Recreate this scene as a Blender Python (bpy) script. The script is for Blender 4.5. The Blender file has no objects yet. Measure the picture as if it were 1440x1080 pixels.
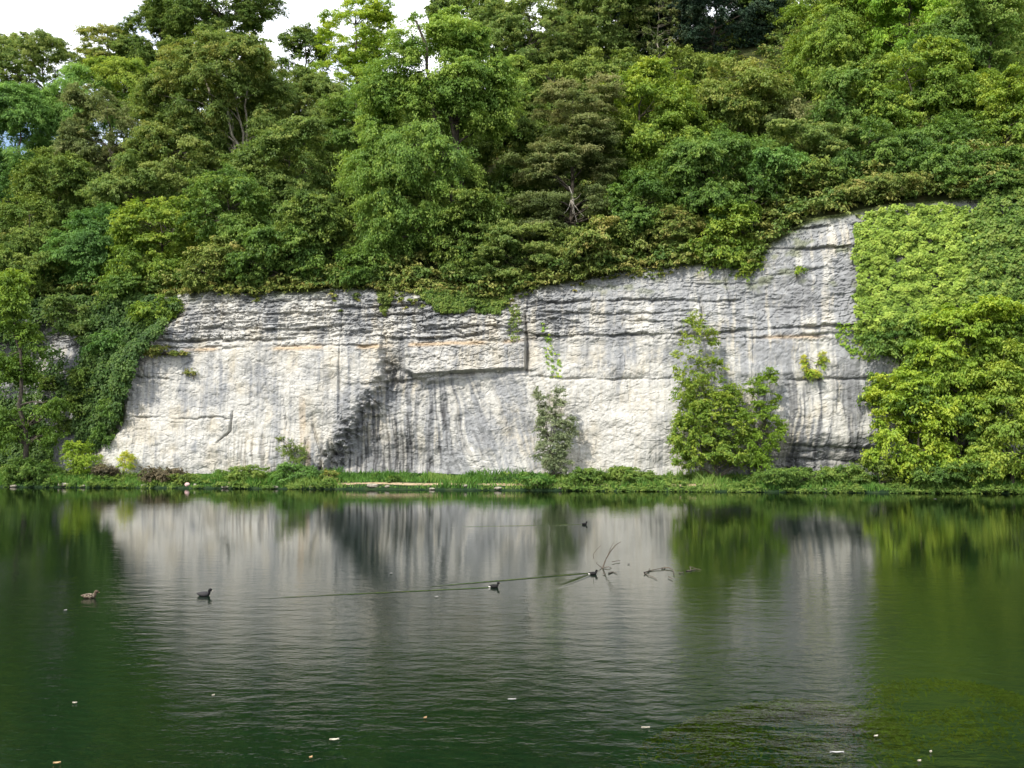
import bpy, math, random
import numpy as np

C = bpy.context.scene
COL = C.collection
R = math.radians

# ------------------------------------------------------------------ camera geometry
F = 1500.0                      # focal length in photo pixels (1440 wide)
CAMZ = 3.2
PITCH = math.atan(100 / F)
ca, sa = math.cos(PITCH), math.sin(PITCH)

def P(px, py, Y):
    """the world point at depth Y seen at photo pixel px, py"""
    xc, yc = (px - 720) / F, (540 - py) / F
    dy, dz = ca - yc * sa, sa + yc * ca
    t = Y / dy
    return np.array([t * xc, Y, CAMZ + t * dz])

def Pz(px, py, z=0.0):
    """the world point at height z seen at photo pixel px, py"""
    xc, yc = (px - 720) / F, (540 - py) / F
    dy, dz = ca - yc * sa, sa + yc * ca
    t = (z - CAMZ) / dz
    return np.array([t * xc, t * dy, z])

def uv_of(x, y, z):
    z = z - CAMZ
    f = y * ca + z * sa
    up = -y * sa + z * ca
    return 720 + F * x / f, 540 - F * up / f

# ------------------------------------------------------------------ noise
def _hash(ix, iy, iz, seed):
    h = (ix * 374761393 + iy * 668265263 + iz * 2147483647 + seed * 974711) & 0xFFFFFFFF
    h = ((h ^ (h >> 13)) * 1274126177) & 0xFFFFFFFF
    h = ((h ^ (h >> 16)) * 2246822519) & 0xFFFFFFFF
    return ((h ^ (h >> 15)) & 0xFFFF) / 65535.0

def vnoise(x, y, z=None, seed=0):
    x = np.asarray(x, float); y = np.asarray(y, float)
    z = np.zeros_like(x) if z is None else np.asarray(z, float)
    x, y, z = np.broadcast_arrays(x, y, z)
    ix, iy, iz = (np.floor(a).astype(np.int64) for a in (x, y, z))
    fx, fy, fz = x - ix, y - iy, z - iz
    sx, sy, sz = (f * f * f * (f * (f * 6 - 15) + 10) for f in (fx, fy, fz))
    def c(a, b, d): return _hash(ix + a, iy + b, iz + d, seed)
    def lerp(a, b, t): return a + (b - a) * t
    a = lerp(lerp(c(0,0,0), c(1,0,0), sx), lerp(c(0,1,0), c(1,1,0), sx), sy)
    b = lerp(lerp(c(0,0,1), c(1,0,1), sx), lerp(c(0,1,1), c(1,1,1), sx), sy)
    return lerp(a, b, sz)

def fbm(x, y, z=None, seed=0, o=4, g=0.5):
    t, a, n = 0.0, 1.0, 0.0
    z = np.zeros_like(np.asarray(x, float)) if z is None else z
    for k in range(o):
        t = t + a * vnoise(np.asarray(x) * 2**k + 17.3 * k, np.asarray(y) * 2**k + 5.1 * k, np.asarray(z) * 2**k, seed + k)
        n += a; a *= g
    return t / n

def cells(x, y, seed):
    """broken blocks: distance to the nearest joint and a random number of the block"""
    ix, iy = np.floor(x).astype(np.int64), np.floor(y).astype(np.int64)
    d1 = np.full(x.shape, 9.); d2 = np.full(x.shape, 9.); idn = np.zeros(x.shape)
    z = np.zeros_like(ix)
    for a in (-1, 0, 1):
        for b in (-1, 0, 1):
            px, py = ix + a + _hash(ix + a, iy + b, z, seed), iy + b + _hash(ix + a, iy + b, z + 1, seed)
            dd = np.abs(x - px) * .8 + np.abs(y - py) * .9
            r_ = _hash(ix + a, iy + b, z + 2, seed)
            near_ = dd < d1
            d2 = np.where(near_, d1, np.minimum(d2, dd)); idn = np.where(near_, r_, idn); d1 = np.where(near_, dd, d1)
    return d2 - d1, idn

def sst(a, b, x):
    t = np.clip((np.asarray(x, float) - a) / (b - a), 0, 1)
    return t * t * (3 - 2 * t)

# ------------------------------------------------------------------ object helpers
def make_mesh(name, verts, faces_flat, nper, mats, smooth=False, fattr=None, vattr=None):
    """verts Nx3; faces_flat a flat index array, nper vertices to a face"""
    verts = np.asarray(verts, np.float32)
    faces_flat = np.asarray(faces_flat, np.int32).ravel()
    nf = len(faces_flat) // nper
    me = bpy.data.meshes.new(name)
    me.vertices.add(len(verts)); me.vertices.foreach_set('co', verts.ravel())
    me.loops.add(len(faces_flat)); me.loops.foreach_set('vertex_index', faces_flat)
    me.polygons.add(nf)
    me.polygons.foreach_set('loop_start', np.arange(nf, dtype=np.int32) * nper)
    me.polygons.foreach_set('loop_total', np.full(nf, nper, np.int32))
    me.polygons.foreach_set('use_smooth', np.full(nf, smooth, bool))
    for m in (mats if isinstance(mats, (list, tuple)) else [mats]): me.materials.append(m)
    for k, v in (fattr or {}).items():
        a = me.attributes.new(k, 'FLOAT', 'FACE'); a.data.foreach_set('value', np.asarray(v, np.float32))
    for k, v in (vattr or {}).items():
        v = np.asarray(v, np.float32)
        if v.ndim == 2:
            a = me.attributes.new(k, 'FLOAT_VECTOR', 'POINT'); a.data.foreach_set('vector', v.ravel())
        else:
            a = me.attributes.new(k, 'FLOAT', 'POINT'); a.data.foreach_set('value', v)
    me.update(calc_edges=True)
    return me

def obj(name, me, parent=None, loc=(0, 0, 0)):
    o = bpy.data.objects.new(name, me); COL.objects.link(o)
    o.location = loc
    if parent: o.parent = parent
    return o

def tag(o, label=None, cat=None, group=None, kind=None):
    if label: o['label'] = label
    if cat: o['category'] = cat
    if group: o['group'] = group
    if kind: o['kind'] = kind
    return o

def empty(name, loc, label, cat, group=None):
    o = bpy.data.objects.new(name, None); COL.objects.link(o)
    o.location = loc; o.empty_display_size = 0.3
    return tag(o, label, cat, group)

def grid_faces(nr, nc):
    i = (np.arange(nr - 1)[:, None] * nc + np.arange(nc - 1)[None]).ravel()
    return np.stack([i, i + 1, i + nc + 1, i + nc], 1)

# ------------------------------------------------------------------ materials
def new_mat(name):
    m = bpy.data.materials.new(name); m.use_nodes = True
    nt = m.node_tree
    for n in list(nt.nodes): nt.nodes.remove(n)
    out = nt.nodes.new('ShaderNodeOutputMaterial')
    return m, nt, out

def leaf_mat(name, c0, c1, c2, trans=0.38, gloss=0.014):
    """leaf colours by the 'tint' of each leaf: c0 dark leaves, c1 usual ones, c2 the youngest or turning ones"""
    m, nt, out = new_mat(name); N = nt.nodes; L = nt.links
    at = N.new('ShaderNodeAttribute'); at.attribute_name = 'tint'
    cr = N.new('ShaderNodeValToRGB'); e = cr.color_ramp.elements
    e[0].position = 0.18; e[0].color = (*c0, 1); e[1].position = 0.85; e[1].color = (*c2, 1)
    k = e.new(0.52); k.color = (*c1, 1)
    L.new(at.outputs['Fac'], cr.inputs[0])
    d = N.new('ShaderNodeBsdfDiffuse'); t = N.new('ShaderNodeBsdfTranslucent'); g = N.new('ShaderNodeBsdfGlossy')
    g.inputs['Roughness'].default_value = 0.5; g.inputs['Color'].default_value = (1, 1, 1, 1)
    L.new(cr.outputs[0], d.inputs[0])
    hs = N.new('ShaderNodeHueSaturation'); hs.inputs['Hue'].default_value = 0.485
    hs.inputs['Value'].default_value = 1.5; hs.inputs['Saturation'].default_value = 1.1
    L.new(cr.outputs[0], hs.inputs['Color']); L.new(hs.outputs[0], t.inputs[0])
    m1 = N.new('ShaderNodeMixShader'); m1.inputs[0].default_value = trans
    L.new(d.outputs[0], m1.inputs[1]); L.new(t.outputs[0], m1.inputs[2])
    m2 = N.new('ShaderNodeMixShader'); m2.inputs[0].default_value = gloss
    L.new(m1.outputs[0], m2.inputs[1]); L.new(g.outputs[0], m2.inputs[2])
    L.new(m2.outputs[0], out.inputs[0])
    return m

M = {}
M['ash']    = leaf_mat('ash_leaf', (0.080,0.159,0.034), (0.162,0.273,0.052), (0.299,0.408,0.082))
M['blue']   = leaf_mat('bluish_ash_leaf', (0.070,0.156,0.036), (0.144,0.274,0.063), (0.242,0.391,0.092))
M['dark']   = leaf_mat('dark_leaf', (0.055,0.108,0.020), (0.115,0.187,0.032), (0.209,0.267,0.051), .25)
M['yew']    = leaf_mat('yew_leaf', (0.013,0.032,0.020), (0.028,0.059,0.031), (0.058,0.092,0.045), .15)
M['mid']    = leaf_mat('mid_leaf', (0.072,0.146,0.028), (0.146,0.247,0.046), (0.254,0.334,0.075))
M['olive']  = leaf_mat('olive_leaf', (0.078,0.141,0.031), (0.166,0.246,0.058), (0.279,0.328,0.086))
M['brown']  = leaf_mat('brown_olive_leaf', (0.076,0.111,0.033), (0.157,0.208,0.063), (0.262,0.269,0.106))
M['gold']   = leaf_mat('golden_leaf', (0.086,0.147,0.027), (0.191,0.263,0.053), (0.314,0.321,0.082))
M['syc']    = leaf_mat('turning_sycamore_leaf', (0.074,0.129,0.027), (0.162,0.239,0.053), (0.276,0.287,0.069))
M['yellow'] = leaf_mat('yellow_green_leaf', (0.138,0.238,0.026), (0.259,0.383,0.046), (0.407,0.487,0.061), .38)
M['lime']   = leaf_mat('lime_leaf', (0.158,0.298,0.034), (0.317,0.473,0.061), (0.500,0.500,0.085), .38)
M['bright'] = leaf_mat('bright_leaf', (0.095,0.175,0.026), (0.190,0.294,0.043), (0.332,0.407,0.063), .36)
M['ivy']    = leaf_mat('yellow_ivy_leaf', (0.116,0.203,0.031), (0.259,0.377,0.061), (0.396,0.499,0.094), .26)
M['ivyd']   = leaf_mat('dark_ivy_leaf', (0.023,0.060,0.015), (0.051,0.105,0.022), (0.099,0.165,0.034), .2)
M['willow'] = leaf_mat('grey_leaf', (.115,.155,.075), (.190,.240,.120), (.29,.33,.18), .3)
M['under']  = leaf_mat('undergrowth_leaf', (0.066,0.128,0.028), (0.146,0.222,0.049), (0.294,0.303,0.085), .28)
M['fringe'] = leaf_mat('cliff_edge_leaf', (0.088,0.136,0.028), (0.190,0.255,0.052), (0.356,0.326,0.101), .28)
M['grass']  = leaf_mat('grass_blade', (0.053,0.135,0.022), (0.106,0.232,0.039), (0.212,0.308,0.070), .32)
M['rust']   = leaf_mat('rusty_leaf', (0.074,0.070,0.042), (0.148,0.124,0.070), (0.212,0.173,0.098), .2)
M['weed']   = leaf_mat('water_weed_frond', (0.145,0.181,0.026), (0.239,0.268,0.031), (0.348,0.341,0.039), .2, .0)

def bark_mat(name, c0, c1, scale=3.0):
    m, nt, out = new_mat(name); N = nt.nodes; L = nt.links
    b = N.new('ShaderNodeBsdfPrincipled'); b.inputs['Roughness'].default_value = .9
    tc = N.new('ShaderNodeTexCoord'); mp = N.new('ShaderNodeMapping'); mp.inputs['Scale'].default_value = (1, 1, .2)
    no = N.new('ShaderNodeTexNoise'); no.inputs['Scale'].default_value = scale; no.inputs['Detail'].default_value = 5
    cr = N.new('ShaderNodeValToRGB'); cr.color_ramp.elements[0].position = .35; cr.color_ramp.elements[1].position = .7
    cr.color_ramp.elements[0].color = (*c0, 1); cr.color_ramp.elements[1].color = (*c1, 1)
    bp = N.new('ShaderNodeBump'); bp.inputs['Strength'].default_value = .6; bp.inputs['Distance'].default_value = .05
    L.new(tc.outputs['Object'], mp.inputs[0]); L.new(mp.outputs[0], no.inputs['Vector'])
    L.new(no.outputs['Fac'], cr.inputs[0]); L.new(cr.outputs[0], b.inputs['Base Color'])
    L.new(no.outputs['Fac'], bp.inputs['Height']); L.new(bp.outputs[0], b.inputs['Normal'])
    L.new(b.outputs[0], out.inputs[0])
    return m
M['bark'] = bark_mat('dark_bark', (.03,.025,.018), (.09,.075,.055))
M['pale'] = bark_mat('pale_bark', (.14,.125,.09), (.34,.31,.25))
M['dead'] = bark_mat('bleached_dead_wood', (.20,.18,.15), (.40,.37,.33))
M['twig'] = bark_mat('wet_twig', (.05,.04,.028), (.13,.105,.075), 12)

def noise_mat(name, stops, scale, rough=.9, bump=.3, dist=.05, stretch=(1,1,1)):
    m, nt, out = new_mat(name); N = nt.nodes; L = nt.links
    b = N.new('ShaderNodeBsdfPrincipled'); b.inputs['Specular IOR Level'].default_value = .05; b.inputs['Roughness'].default_value = rough
    tc = N.new('ShaderNodeTexCoord'); mp = N.new('ShaderNodeMapping'); mp.inputs['Scale'].default_value = stretch
    no = N.new('ShaderNodeTexNoise'); no.inputs['Scale'].default_value = scale; no.inputs['Detail'].default_value = 6
    cr = N.new('ShaderNodeValToRGB'); e = cr.color_ramp.elements
    e[0].position, e[0].color = stops[0][0], (*stops[0][1], 1); e[1].position, e[1].color = stops[-1][0], (*stops[-1][1], 1)
    for p, c in stops[1:-1]: k = e.new(p); k.color = (*c, 1)
    bp = N.new('ShaderNodeBump'); bp.inputs['Strength'].default_value = bump; bp.inputs['Distance'].default_value = dist
    L.new(tc.outputs['Object'], mp.inputs[0]); L.new(mp.outputs[0], no.inputs['Vector'])
    L.new(no.outputs['Fac'], cr.inputs[0]); L.new(cr.outputs[0], b.inputs['Base Color'])
    L.new(no.outputs['Fac'], bp.inputs['Height']); L.new(bp.outputs[0], b.inputs['Normal'])
    L.new(b.outputs[0], out.inputs[0])
    return m
M['soil'] = noise_mat('hillside_soil', [(.3,(.020,.026,.010)),(.5,(.035,.045,.015)),(.7,(.07,.065,.03))], .8)
M['bank'] = noise_mat('bank_earth', [(.3,(.010,.022,.012)),(.5,(.018,.036,.016)),(.7,(.034,.050,.022))], 1.5)
def bed_mat():
    m = M['bank']; nt = m.node_tree; N = nt.nodes; L = nt.links
    g = N.new('ShaderNodeNewGeometry'); sp = N.new('ShaderNodeSeparateXYZ'); L.new(g.outputs['Position'], sp.inputs[0])
    mr = N.new('ShaderNodeMapRange'); mr.inputs[1].default_value = .02; mr.inputs[2].default_value = -.6; L.new(sp.outputs[2], mr.inputs[0])
    b = [n for n in N if n.type == 'BSDF_PRINCIPLED'][0]; src = b.inputs['Base Color'].links[0].from_socket
    mx = N.new('ShaderNodeMix'); mx.data_type = 'RGBA'; L.new(mr.outputs[0], mx.inputs[0]); L.new(src, mx.inputs[6]); mx.inputs[7].default_value = (.056, .104, .064, 1)
    L.new(mx.outputs[2], b.inputs['Base Color'])
bed_mat()
M['path'] = noise_mat('path_earth', [(.3,(.24,.18,.11)),(.5,(.33,.25,.16)),(.7,(.42,.34,.23))], 3)

# ------------------------------------------------------------------ terrain functions
def Yw(x): return 97.0 - 0.2 * np.asarray(x, float)            # far waterline
def Yc(x): return Yw(x) + 4.6                                   # foot of the cliff

TOP_U = [-400, 0, 120, 200, 270, 340, 410, 450, 520, 600, 680, 760, 830, 900, 950, 1060, 1080, 1110, 1150, 1200, 1260, 1400, 2000]
TOP_V = [415, 412, 408, 405, 402, 410, 406, 404, 400, 408, 415, 398, 382, 374, 368, 366, 348, 326, 305, 296, 285, 270, 270]
CORNER_V = [300, 402, 440, 462, 492, 525, 548, 600, 635, 650, 720]
CORNER_U = [330, 292, 268, 240, 200, 178, 186, 176, 150, 138, 120]

def u0(x): return 720 + F * np.asarray(x, float) / Yc(x)
def ztop(x):
    x = np.asarray(x, float)
    v = np.interp(u0(x), TOP_U, TOP_V)
    yc = (540 - v) / F
    return CAMZ + Yc(x) * (sa + yc * ca) / (ca - yc * sa)
def back_off(u, v):
    """how far the cliff steps back to the left of its corner"""
    d = (np.interp(v, CORNER_V, CORNER_U) - u) * .067
    return 6.5 * (1 - np.exp(-np.clip(d, 0, 60) * 1.3 / 6.5))
def edge_y(x):
    return Yc(x) + back_off(u0(x), 405)
def slope(x): return np.interp(np.asarray(x, float), [-60, -20, 10, 60], [.66, .72, .80, .85])
def hill_z(x, y):
    d = np.asarray(y, float) - edge_y(x)
    s = slope(x)
    z = ztop(x) - .3 + s * np.minimum(d, 44) + .16 * np.clip(d - 44, 0, 400)
    return z + (fbm(np.asarray(x) * .12, np.asarray(y) * .12, seed=5) - .5) * 2.0 * np.clip(d / 6, 0, 1)
def ground_z(x, y):
    """lake bed, bank and the ledge under the cliff"""
    d = np.asarray(y, float) - Yw(x)
    n = (fbm(np.asarray(x) * .35, np.asarray(y) * .35, seed=9) - .5)
    z = np.interp(d, [-30, -4, -.4, .15, .6, 2.0, 4.5, 12], [-1.7, -1.1, -.35, .12, .38, .75, 1.35, 1.6])
    return z + n * np.interp(d, [-30, -1, 0, 1, 6], [.5, .3, .10, .25, .3])

# ------------------------------------------------------------------ ground, hillside
def sheet(name, xs, ys, zf, mat):
    X, Y = np.meshgrid(xs, ys)
    V = np.stack([X, Y, zf(X, Y)], -1).reshape(-1, 3)
    return obj(name, make_mesh(name, V, grid_faces(len(ys), len(xs)), 4, mat, True))
xs = np.concatenate([np.linspace(-900, -90, 16), np.arange(-85, 85, .8), np.linspace(90, 900, 16)])
tt = np.concatenate([np.linspace(-300, -25, 20), np.linspace(-22, -3, 16), np.arange(-2.5, 6, .22), np.linspace(7, 40, 8)])
X, T = np.meshgrid(xs, tt)
Yg = Yw(X) + T
V = np.stack([X, Yg, ground_z(X, Yg)], -1).reshape(-1, 3)
ground = obj('ground', make_mesh('ground', V, grid_faces(len(tt), len(xs)), 4, M['bank'], True))
tag(ground, 'muddy lake bed and low earth bank below the pale cliff', None, None, 'structure')

ds = np.concatenate([[1.45], np.arange(1.5, 60, 1.2), np.linspace(62, 400, 20)])
xs = np.concatenate([np.linspace(-600, -100, 10), np.arange(-96, 96, 1.2), np.linspace(100, 600, 10)])
X, T = np.meshgrid(xs, ds)
Yg = edge_y(X) + T
Zh = hill_z(X, Yg); Zh[0] -= 5
V = np.stack([X, Yg, Zh], -1).reshape(-1, 3)
hill = obj('hillside', make_mesh('hillside', V, grid_faces(len(ds), len(xs)), 4, M['soil'], True))
tag(hill, 'steep wooded hillside rising behind the cliff', None, None, 'structure')

# path along the bank
xs = np.arange(Pz(290, 684, .4)[0], Pz(1010, 684, .4)[0], .4)
ts = np.linspace(.75, 1.55, 6)
X, T = np.meshgrid(xs, ts)
T = T + (fbm(X * .3, X * 0, seed=3) - .5) * .5
Yg = Yw(X) + T
Zg = ground_z(X, Yg) + .05; Zg[0] -= .12; Zg[-1] -= .12
path = obj('path', make_mesh('path', np.stack([X, Yg, Zg], -1).reshape(-1, 3), grid_faces(6, len(xs)), 4, M['path'], True))
tag(path, 'narrow bare earth path along the foot of the cliff', None, None, 'structure')

# ------------------------------------------------------------------ cliff
LINES = [  # polyline in photo pixels, groove depth, ledge bulge above it, groove half width (px)
    ([(240,441),(330,438),(430,442),(478,437)], .35, .30, 2.2),
    ([(470,432),(545,429),(618,427)], .55, .55, 2.4),
    ([(250,462),(330,459),(420,464),(480,457)], .30, .22, 2.0),
    ([(225,480),(330,476),(420,477),(480,474)], .40, .25, 2.0),
    ([(205,489),(330,487),(480,486),(540,484),(700,479)], .30, .10, 1.8),
    ([(480,442),(545,443),(620,438),(690,429),(760,424),(860,420),(1040,421)], .40, .30, 2.0),
    ([(500,464),(600,463),(660,459),(745,452)], .40, .22, 2.0),
    ([(535,475),(610,476),(680,470),(735,467)], .60, .45, 2.5),
    ([(755,471),(860,469),(975,468)], .45, .35, 2.2),
    ([(790,453),(900,450),(985,452)], .28, .2, 1.8),
    ([(770,438),(900,440),(985,436)], .30, .2, 1.8),
    ([(990,466),(1080,461),(1140,459),(1235,458)], .60, .40, 2.4),
    ([(990,476),(1110,472),(1235,468)], .30, .12, 2.0),
    ([(738,528),(800,531),(905,532),(945,531)], .30, .06, 1.6),
    ([(1088,533),(1140,533),(1235,532)], .55, .30, 2.4),
    ([(520,537),(600,531),(640,525),(700,521),(741,520)], .50, .35, 3.0),
    ([(180,586),(250,588),(322,587)], .22, .08, 1.6),
    ([(175,528),(245,534)], .30, .20, 2.0),
    ([(1080,346),(1150,350),(1215,345)], .40, .30, 2.2),
    ([(1085,385),(1150,378),(1215,380)], .22, .12, 2.0),
    ([(1085,415),(1150,420),(1215,410)], .22, .12, 2.0),
    ([(1110,320),(1160,318),(1215,314)], .35, .3, 2.2),
    ([(1085,622),(1150,628),(1235,632)], .45, .25, 2.6),
    ([(1075,640),(1150,646),(1235,650)], .40, .25, 2.6),
    ([(270,422),(350,424),(470,420)], .25, .2, 2.0),
    ([(840,400),(960,395),(1060,398)], .22, .15, 1.8),
]
CRACKS = [  # steep joints: polyline, depth, half width
    ([(326,583),(323,606),(306,622)], .45, 1.5),
    ([(541,380),(540,440),(536,500)], .25, 1.8),
    ([(481,440),(478,520),(477,590)], .25, 1.5),
    ([(739,440),(742,480),(741,522)], .70, 2.2),
    ([(985,420),(988,440),(980,470)], .4, 1.8),
    ([(745,380),(742,440)], .3, 1.6),
    ([(880,500),(886,560)], .12, 1.2),
    ([(440,600),(452,640),(450,665)], .4, 2.0),
    ([(430,620),(428,662)], .3, 1.6), ([(462,625),(460,662)], .3, 1.6),
    ([(398,560),(403,600)], .15, 1.2),
    ([(1020,380),(1028,430)], .25, 1.8), ([(1060,470),(1058,530)], .15, 1.5),
]
NX = 1300
xs = np.linspace(-78, 64, NX)
NZ = 240
tz = np.linspace(0, 1, NZ)
X = np.repeat(xs[None], NZ, 0)
ZT = ztop(xs)
Z = -.2 + tz[:, None] * (ZT + .2)[None]
Y = Yc(X)
U, Vv = uv_of(X, Y, Z)
d = np.zeros_like(X)
d += (fbm(X * .13, Z * .16, seed=21) - .5) * 1.6
d += (fbm(X * .5, Z * .6, seed=22) - .5) * .42
blk = vnoise(np.floor(X * .55 + fbm(X * .8, Z * .8, seed=30) * 1.4), np.floor(Z * 1.1 + fbm(X * .8, Z * .8, seed=31) * 1.2), seed=32)
upper = sst(490, 470, Vv)
rough = .30 + .60 * upper * (1 - .5 * sst(720, 860, U)) + .5 * sst(610, 640, Vv) * sst(1060, 1100, U)
d += (blk - .5) * .24 * (rough - .2)
wx, wz = X + (fbm(X * .9, Z * .9, seed=101) - .5) * 1.1, Z + (fbm(X * .7, Z * .9, seed=102) - .5) * .6
for sc, sv, amp, dep_, sd in ((.34, .95, .34, .30, 103), (.85, 1.9, .17, .16, 104)):
    je, ji = cells(wx * sc, wz * sv, sd)
    wgt = (.10 + .90 * upper * (1 - .82 * sst(720, 860, U))) * (.35 + .65 * sst(.38, .58, fbm(X * .18, Z * .25, seed=sd + 5)))
    wgt = np.maximum(wgt, .55 * np.exp(-(((U - 640) / 110) ** 2 + ((Vv - 500) / 26) ** 2)))
    wgt = np.maximum(wgt, .45 * sst(330, 220, U) * sst(560, 500, Vv))
    d += (ji - .5) * amp * wgt
    d -= dep_ * wgt * sst(.11, .02, je)
ridg = np.abs(fbm(X * 1.1, Z * 1.3, seed=23) - .5) * 2
d -= np.clip(.16 - ridg, 0, 1) * 1.3 * rough
d += (fbm(X * 2.6, Z * 3.2, seed=24) - .5) * .22 * (.35 + .65 * rough)
d += (fbm(X * 2.6, Z * .3, seed=25) - .5) * .22 * sst(480, 520, Vv)        # water-worn flutes
jit = (fbm(X * .35, Z * 0, seed=26) - .5) * 4 + (fbm(X * 2.2, Z * 0, seed=27) - .5) * 3 + (vnoise(np.floor(X * .35 + Z * .02), Z * 0, seed=29) - .5) * 3
crev = np.zeros_like(X)
bed = fbm(X * .55 + 3, Z * 4.6, seed=43, o=3, g=.6)
upr = upper * (1 - .6 * sst(720, 860, U))
d += (bed - .5) * .50 * upr * sst(395, 415, Vv)
d -= np.clip(.10 - np.abs(fbm(X * .4, Z * 2.1, seed=44, o=3) - .5), 0, 1) * 1.8 * upr
d += (fbm(X * 1.6 + Z * .8, Z * 2.2 - X * .6, seed=45, o=3, g=.6) - .5) * .45 * np.exp(-(((U - 545) / 85) ** 2 + ((Vv - 560 - (540 - U) * .6) / 42) ** 2))
for pts, dep, bulge, w in LINES:
    pu, pv = zip(*pts)
    dv = Vv + jit - np.interp(U, pu, pv)
    inside = sst(pu[0] - 22, pu[0] + 10, U) * sst(pu[-1] + 22, pu[-1] - 10, U)
    wob = .12 + 1.25 * sst(.2, .8, fbm(X * .4, Z * 0 + dep * 7 + pts[0][1] * .37, seed=28, o=3))
    bulge, dep = bulge * .8, dep * (.62 if pts[0][0] > 740 else .8)
    d += inside * bulge * wob * np.where(dv < 0, np.exp(np.clip(dv, -300, 0) / 9), 0)
    gr = np.exp(-((dv - .6 * w) / w) ** 2)
    d -= inside * dep * wob * gr
    crev = np.maximum(crev, inside * gr * np.clip(wob, 0, 1))
for pts, dep, w in CRACKS:
    pu, pv = zip(*pts)
    du = U + jit * .5 - np.interp(Vv, pv, pu)
    inside = sst(pv[0] - 8, pv[0] + 4, Vv) * sst(pv[-1] + 8, pv[-1] - 4, Vv)
    gr = np.exp(-(du / w) ** 2)
    d -= inside * dep * gr
    crev = np.maximum(crev, inside * gr)
# the projecting block between the two joints
wu, wv = U + (fbm(X * .9, Z * .9, seed=40) - .5) * 26, Vv + (fbm(X * .9, Z * .9, seed=41) - .5) * 22
block = sst(560, 590, wu) * sst(741, 737, U + jit * .3) * sst(520, 524 - 8, Vv - np.interp(U, [520,600,700,741],[14,8,1,0])) * sst(470, 474, Vv)
d += .55 * block
# left buttress edge: left of the joint the wall stands proud
d += .45 * sst(541, 535, U + jit * .2) * sst(400, 440, U) * sst(470, 480, Vv) * sst(600, 560, Vv)
# the hollow under the overhang
lb = np.interp(Vv, [470, 500, 525, 560, 590, 612, 640, 670], [546, 545, 535, 508, 484, 474, 452, 448])
tb = np.interp(U, [440, 540, 600, 640, 700, 745], [480, 500, 533, 527, 523, 522])
hollow = sst(-6, 34, wu + (fbm(X * 2.2, Z * 2.2, seed=46, o=3) - .5) * 34 - lb) * sst(0, 9, Vv - tb)
hollow_r = hollow * (.12 + .88 * sst(690, 530, wu)) * (.55 + .45 * sst(540, 640, Vv))
d -= 2.0 * hollow_r
notch = np.exp(-(((wu - 553) / 18) ** 2 + ((wv - 515) / 30) ** 2))
d -= 1.3 * notch
cave = np.exp(-(((wu - 540) / 66) ** 2 + ((wv - 648) / 34) ** 2))
d -= 1.0 * cave
d -= 1.3 * sst(606, 650, Vv) * sst(1040, 1100, U)          # undercut layers at the right end
d += .9 * sst(600, 660, Vv) * sst(340, 200, U)             # splayed foot at the left end
d -= .8 * sst(90, 0, U - 0) * 0
# the top edge is rounded off and broken
moss_top = np.exp(-np.abs(1 - tz)[:, None] * 60)
d -= 1.2 * np.exp(-np.abs(1 - tz)[:, None] * 14) * (.4 + fbm(X * .5, Z * .3, seed=50))
bo = back_off(U + (fbm(X * .7, Z * .7, seed=51) - .5) * 14, Vv)
Yd = Y - d + bo
# colour of the rock
def mixc(a, b, t): return a + (np.asarray(b) - a) * np.clip(t, 0, 1)[..., None]
slant = np.where(Vv > 520, sst(600, 680, U) * sst(790, 740, U) * .35, 0) * (Z - 8)
wrp = (fbm(X * .6, Z * .25, seed=59, o=3) - .5) * .9
st1 = fbm((X + slant + wrp) * 2.3, Z * .085, seed=60, o=4, g=.7)
st2 = fbm((X + slant) * .6, Z * .06, seed=64, o=3)
st3 = fbm((X + slant + wrp * .6) * 4.6, Z * .22, seed=67, o=3, g=.65)
blotch = fbm(X * .3, Z * .35, seed=70, o=5, g=.6)
fine = fbm(X * 3.1, Z * 3.1, seed=75, o=3)
right = sst(960, 1060, U)
upband = sst(480, 430, Vv) * sst(640, 780, U)
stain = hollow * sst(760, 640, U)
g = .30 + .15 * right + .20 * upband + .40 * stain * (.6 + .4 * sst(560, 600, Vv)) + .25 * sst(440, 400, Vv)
g += .45 * sst(130, 90, U)
g += (blotch - .5) * 1.2 + (st2 - .5) * (.7 + .7 * right + .5 * stain)
g += (st1 - .5) * (1.0 + 1.2 * right + 1.6 * stain + .6 * upband)
g += (fine - .5) * .35 + (st3 - .5) * .5
g -= .25 * sst(500, 540, Vv) * sst(745, 790, U) * sst(960, 930, U)
g -= .12 * sst(560, 600, Vv) * sst(440, 300, U)
CW, CC, CG, CD = np.array([.475,.468,.440]), np.array([.450,.412,.335]), np.array([.275,.283,.293]), np.array([.070,.071,.074])
col = np.broadcast_to(CW, X.shape + (3,)).copy()
col = mixc(col, CC, sst(.5, .75, fbm(X * .5, Z * .4, seed=80)) * .6 + .45 * sst(.55, .8, st3))
col = mixc(col, CG, sst(.12, .80, g))
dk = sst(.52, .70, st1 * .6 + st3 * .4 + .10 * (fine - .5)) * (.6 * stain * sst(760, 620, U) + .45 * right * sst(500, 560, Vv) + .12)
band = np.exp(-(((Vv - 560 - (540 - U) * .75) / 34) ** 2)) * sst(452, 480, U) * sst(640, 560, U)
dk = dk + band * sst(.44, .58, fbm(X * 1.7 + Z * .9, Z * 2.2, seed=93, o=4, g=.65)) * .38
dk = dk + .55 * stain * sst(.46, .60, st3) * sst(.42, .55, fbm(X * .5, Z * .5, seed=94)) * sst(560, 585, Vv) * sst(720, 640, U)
dk = dk + .55 * cave + .6 * notch * sst(.4, .6, fine + .15) + .55 * sst(600, 640, Vv) * sst(.5, .62, st3) * sst(300, 340, U) * sst(475, 440, U)  # shade of the cave and notch put into the colour, plus dark streaks
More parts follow.
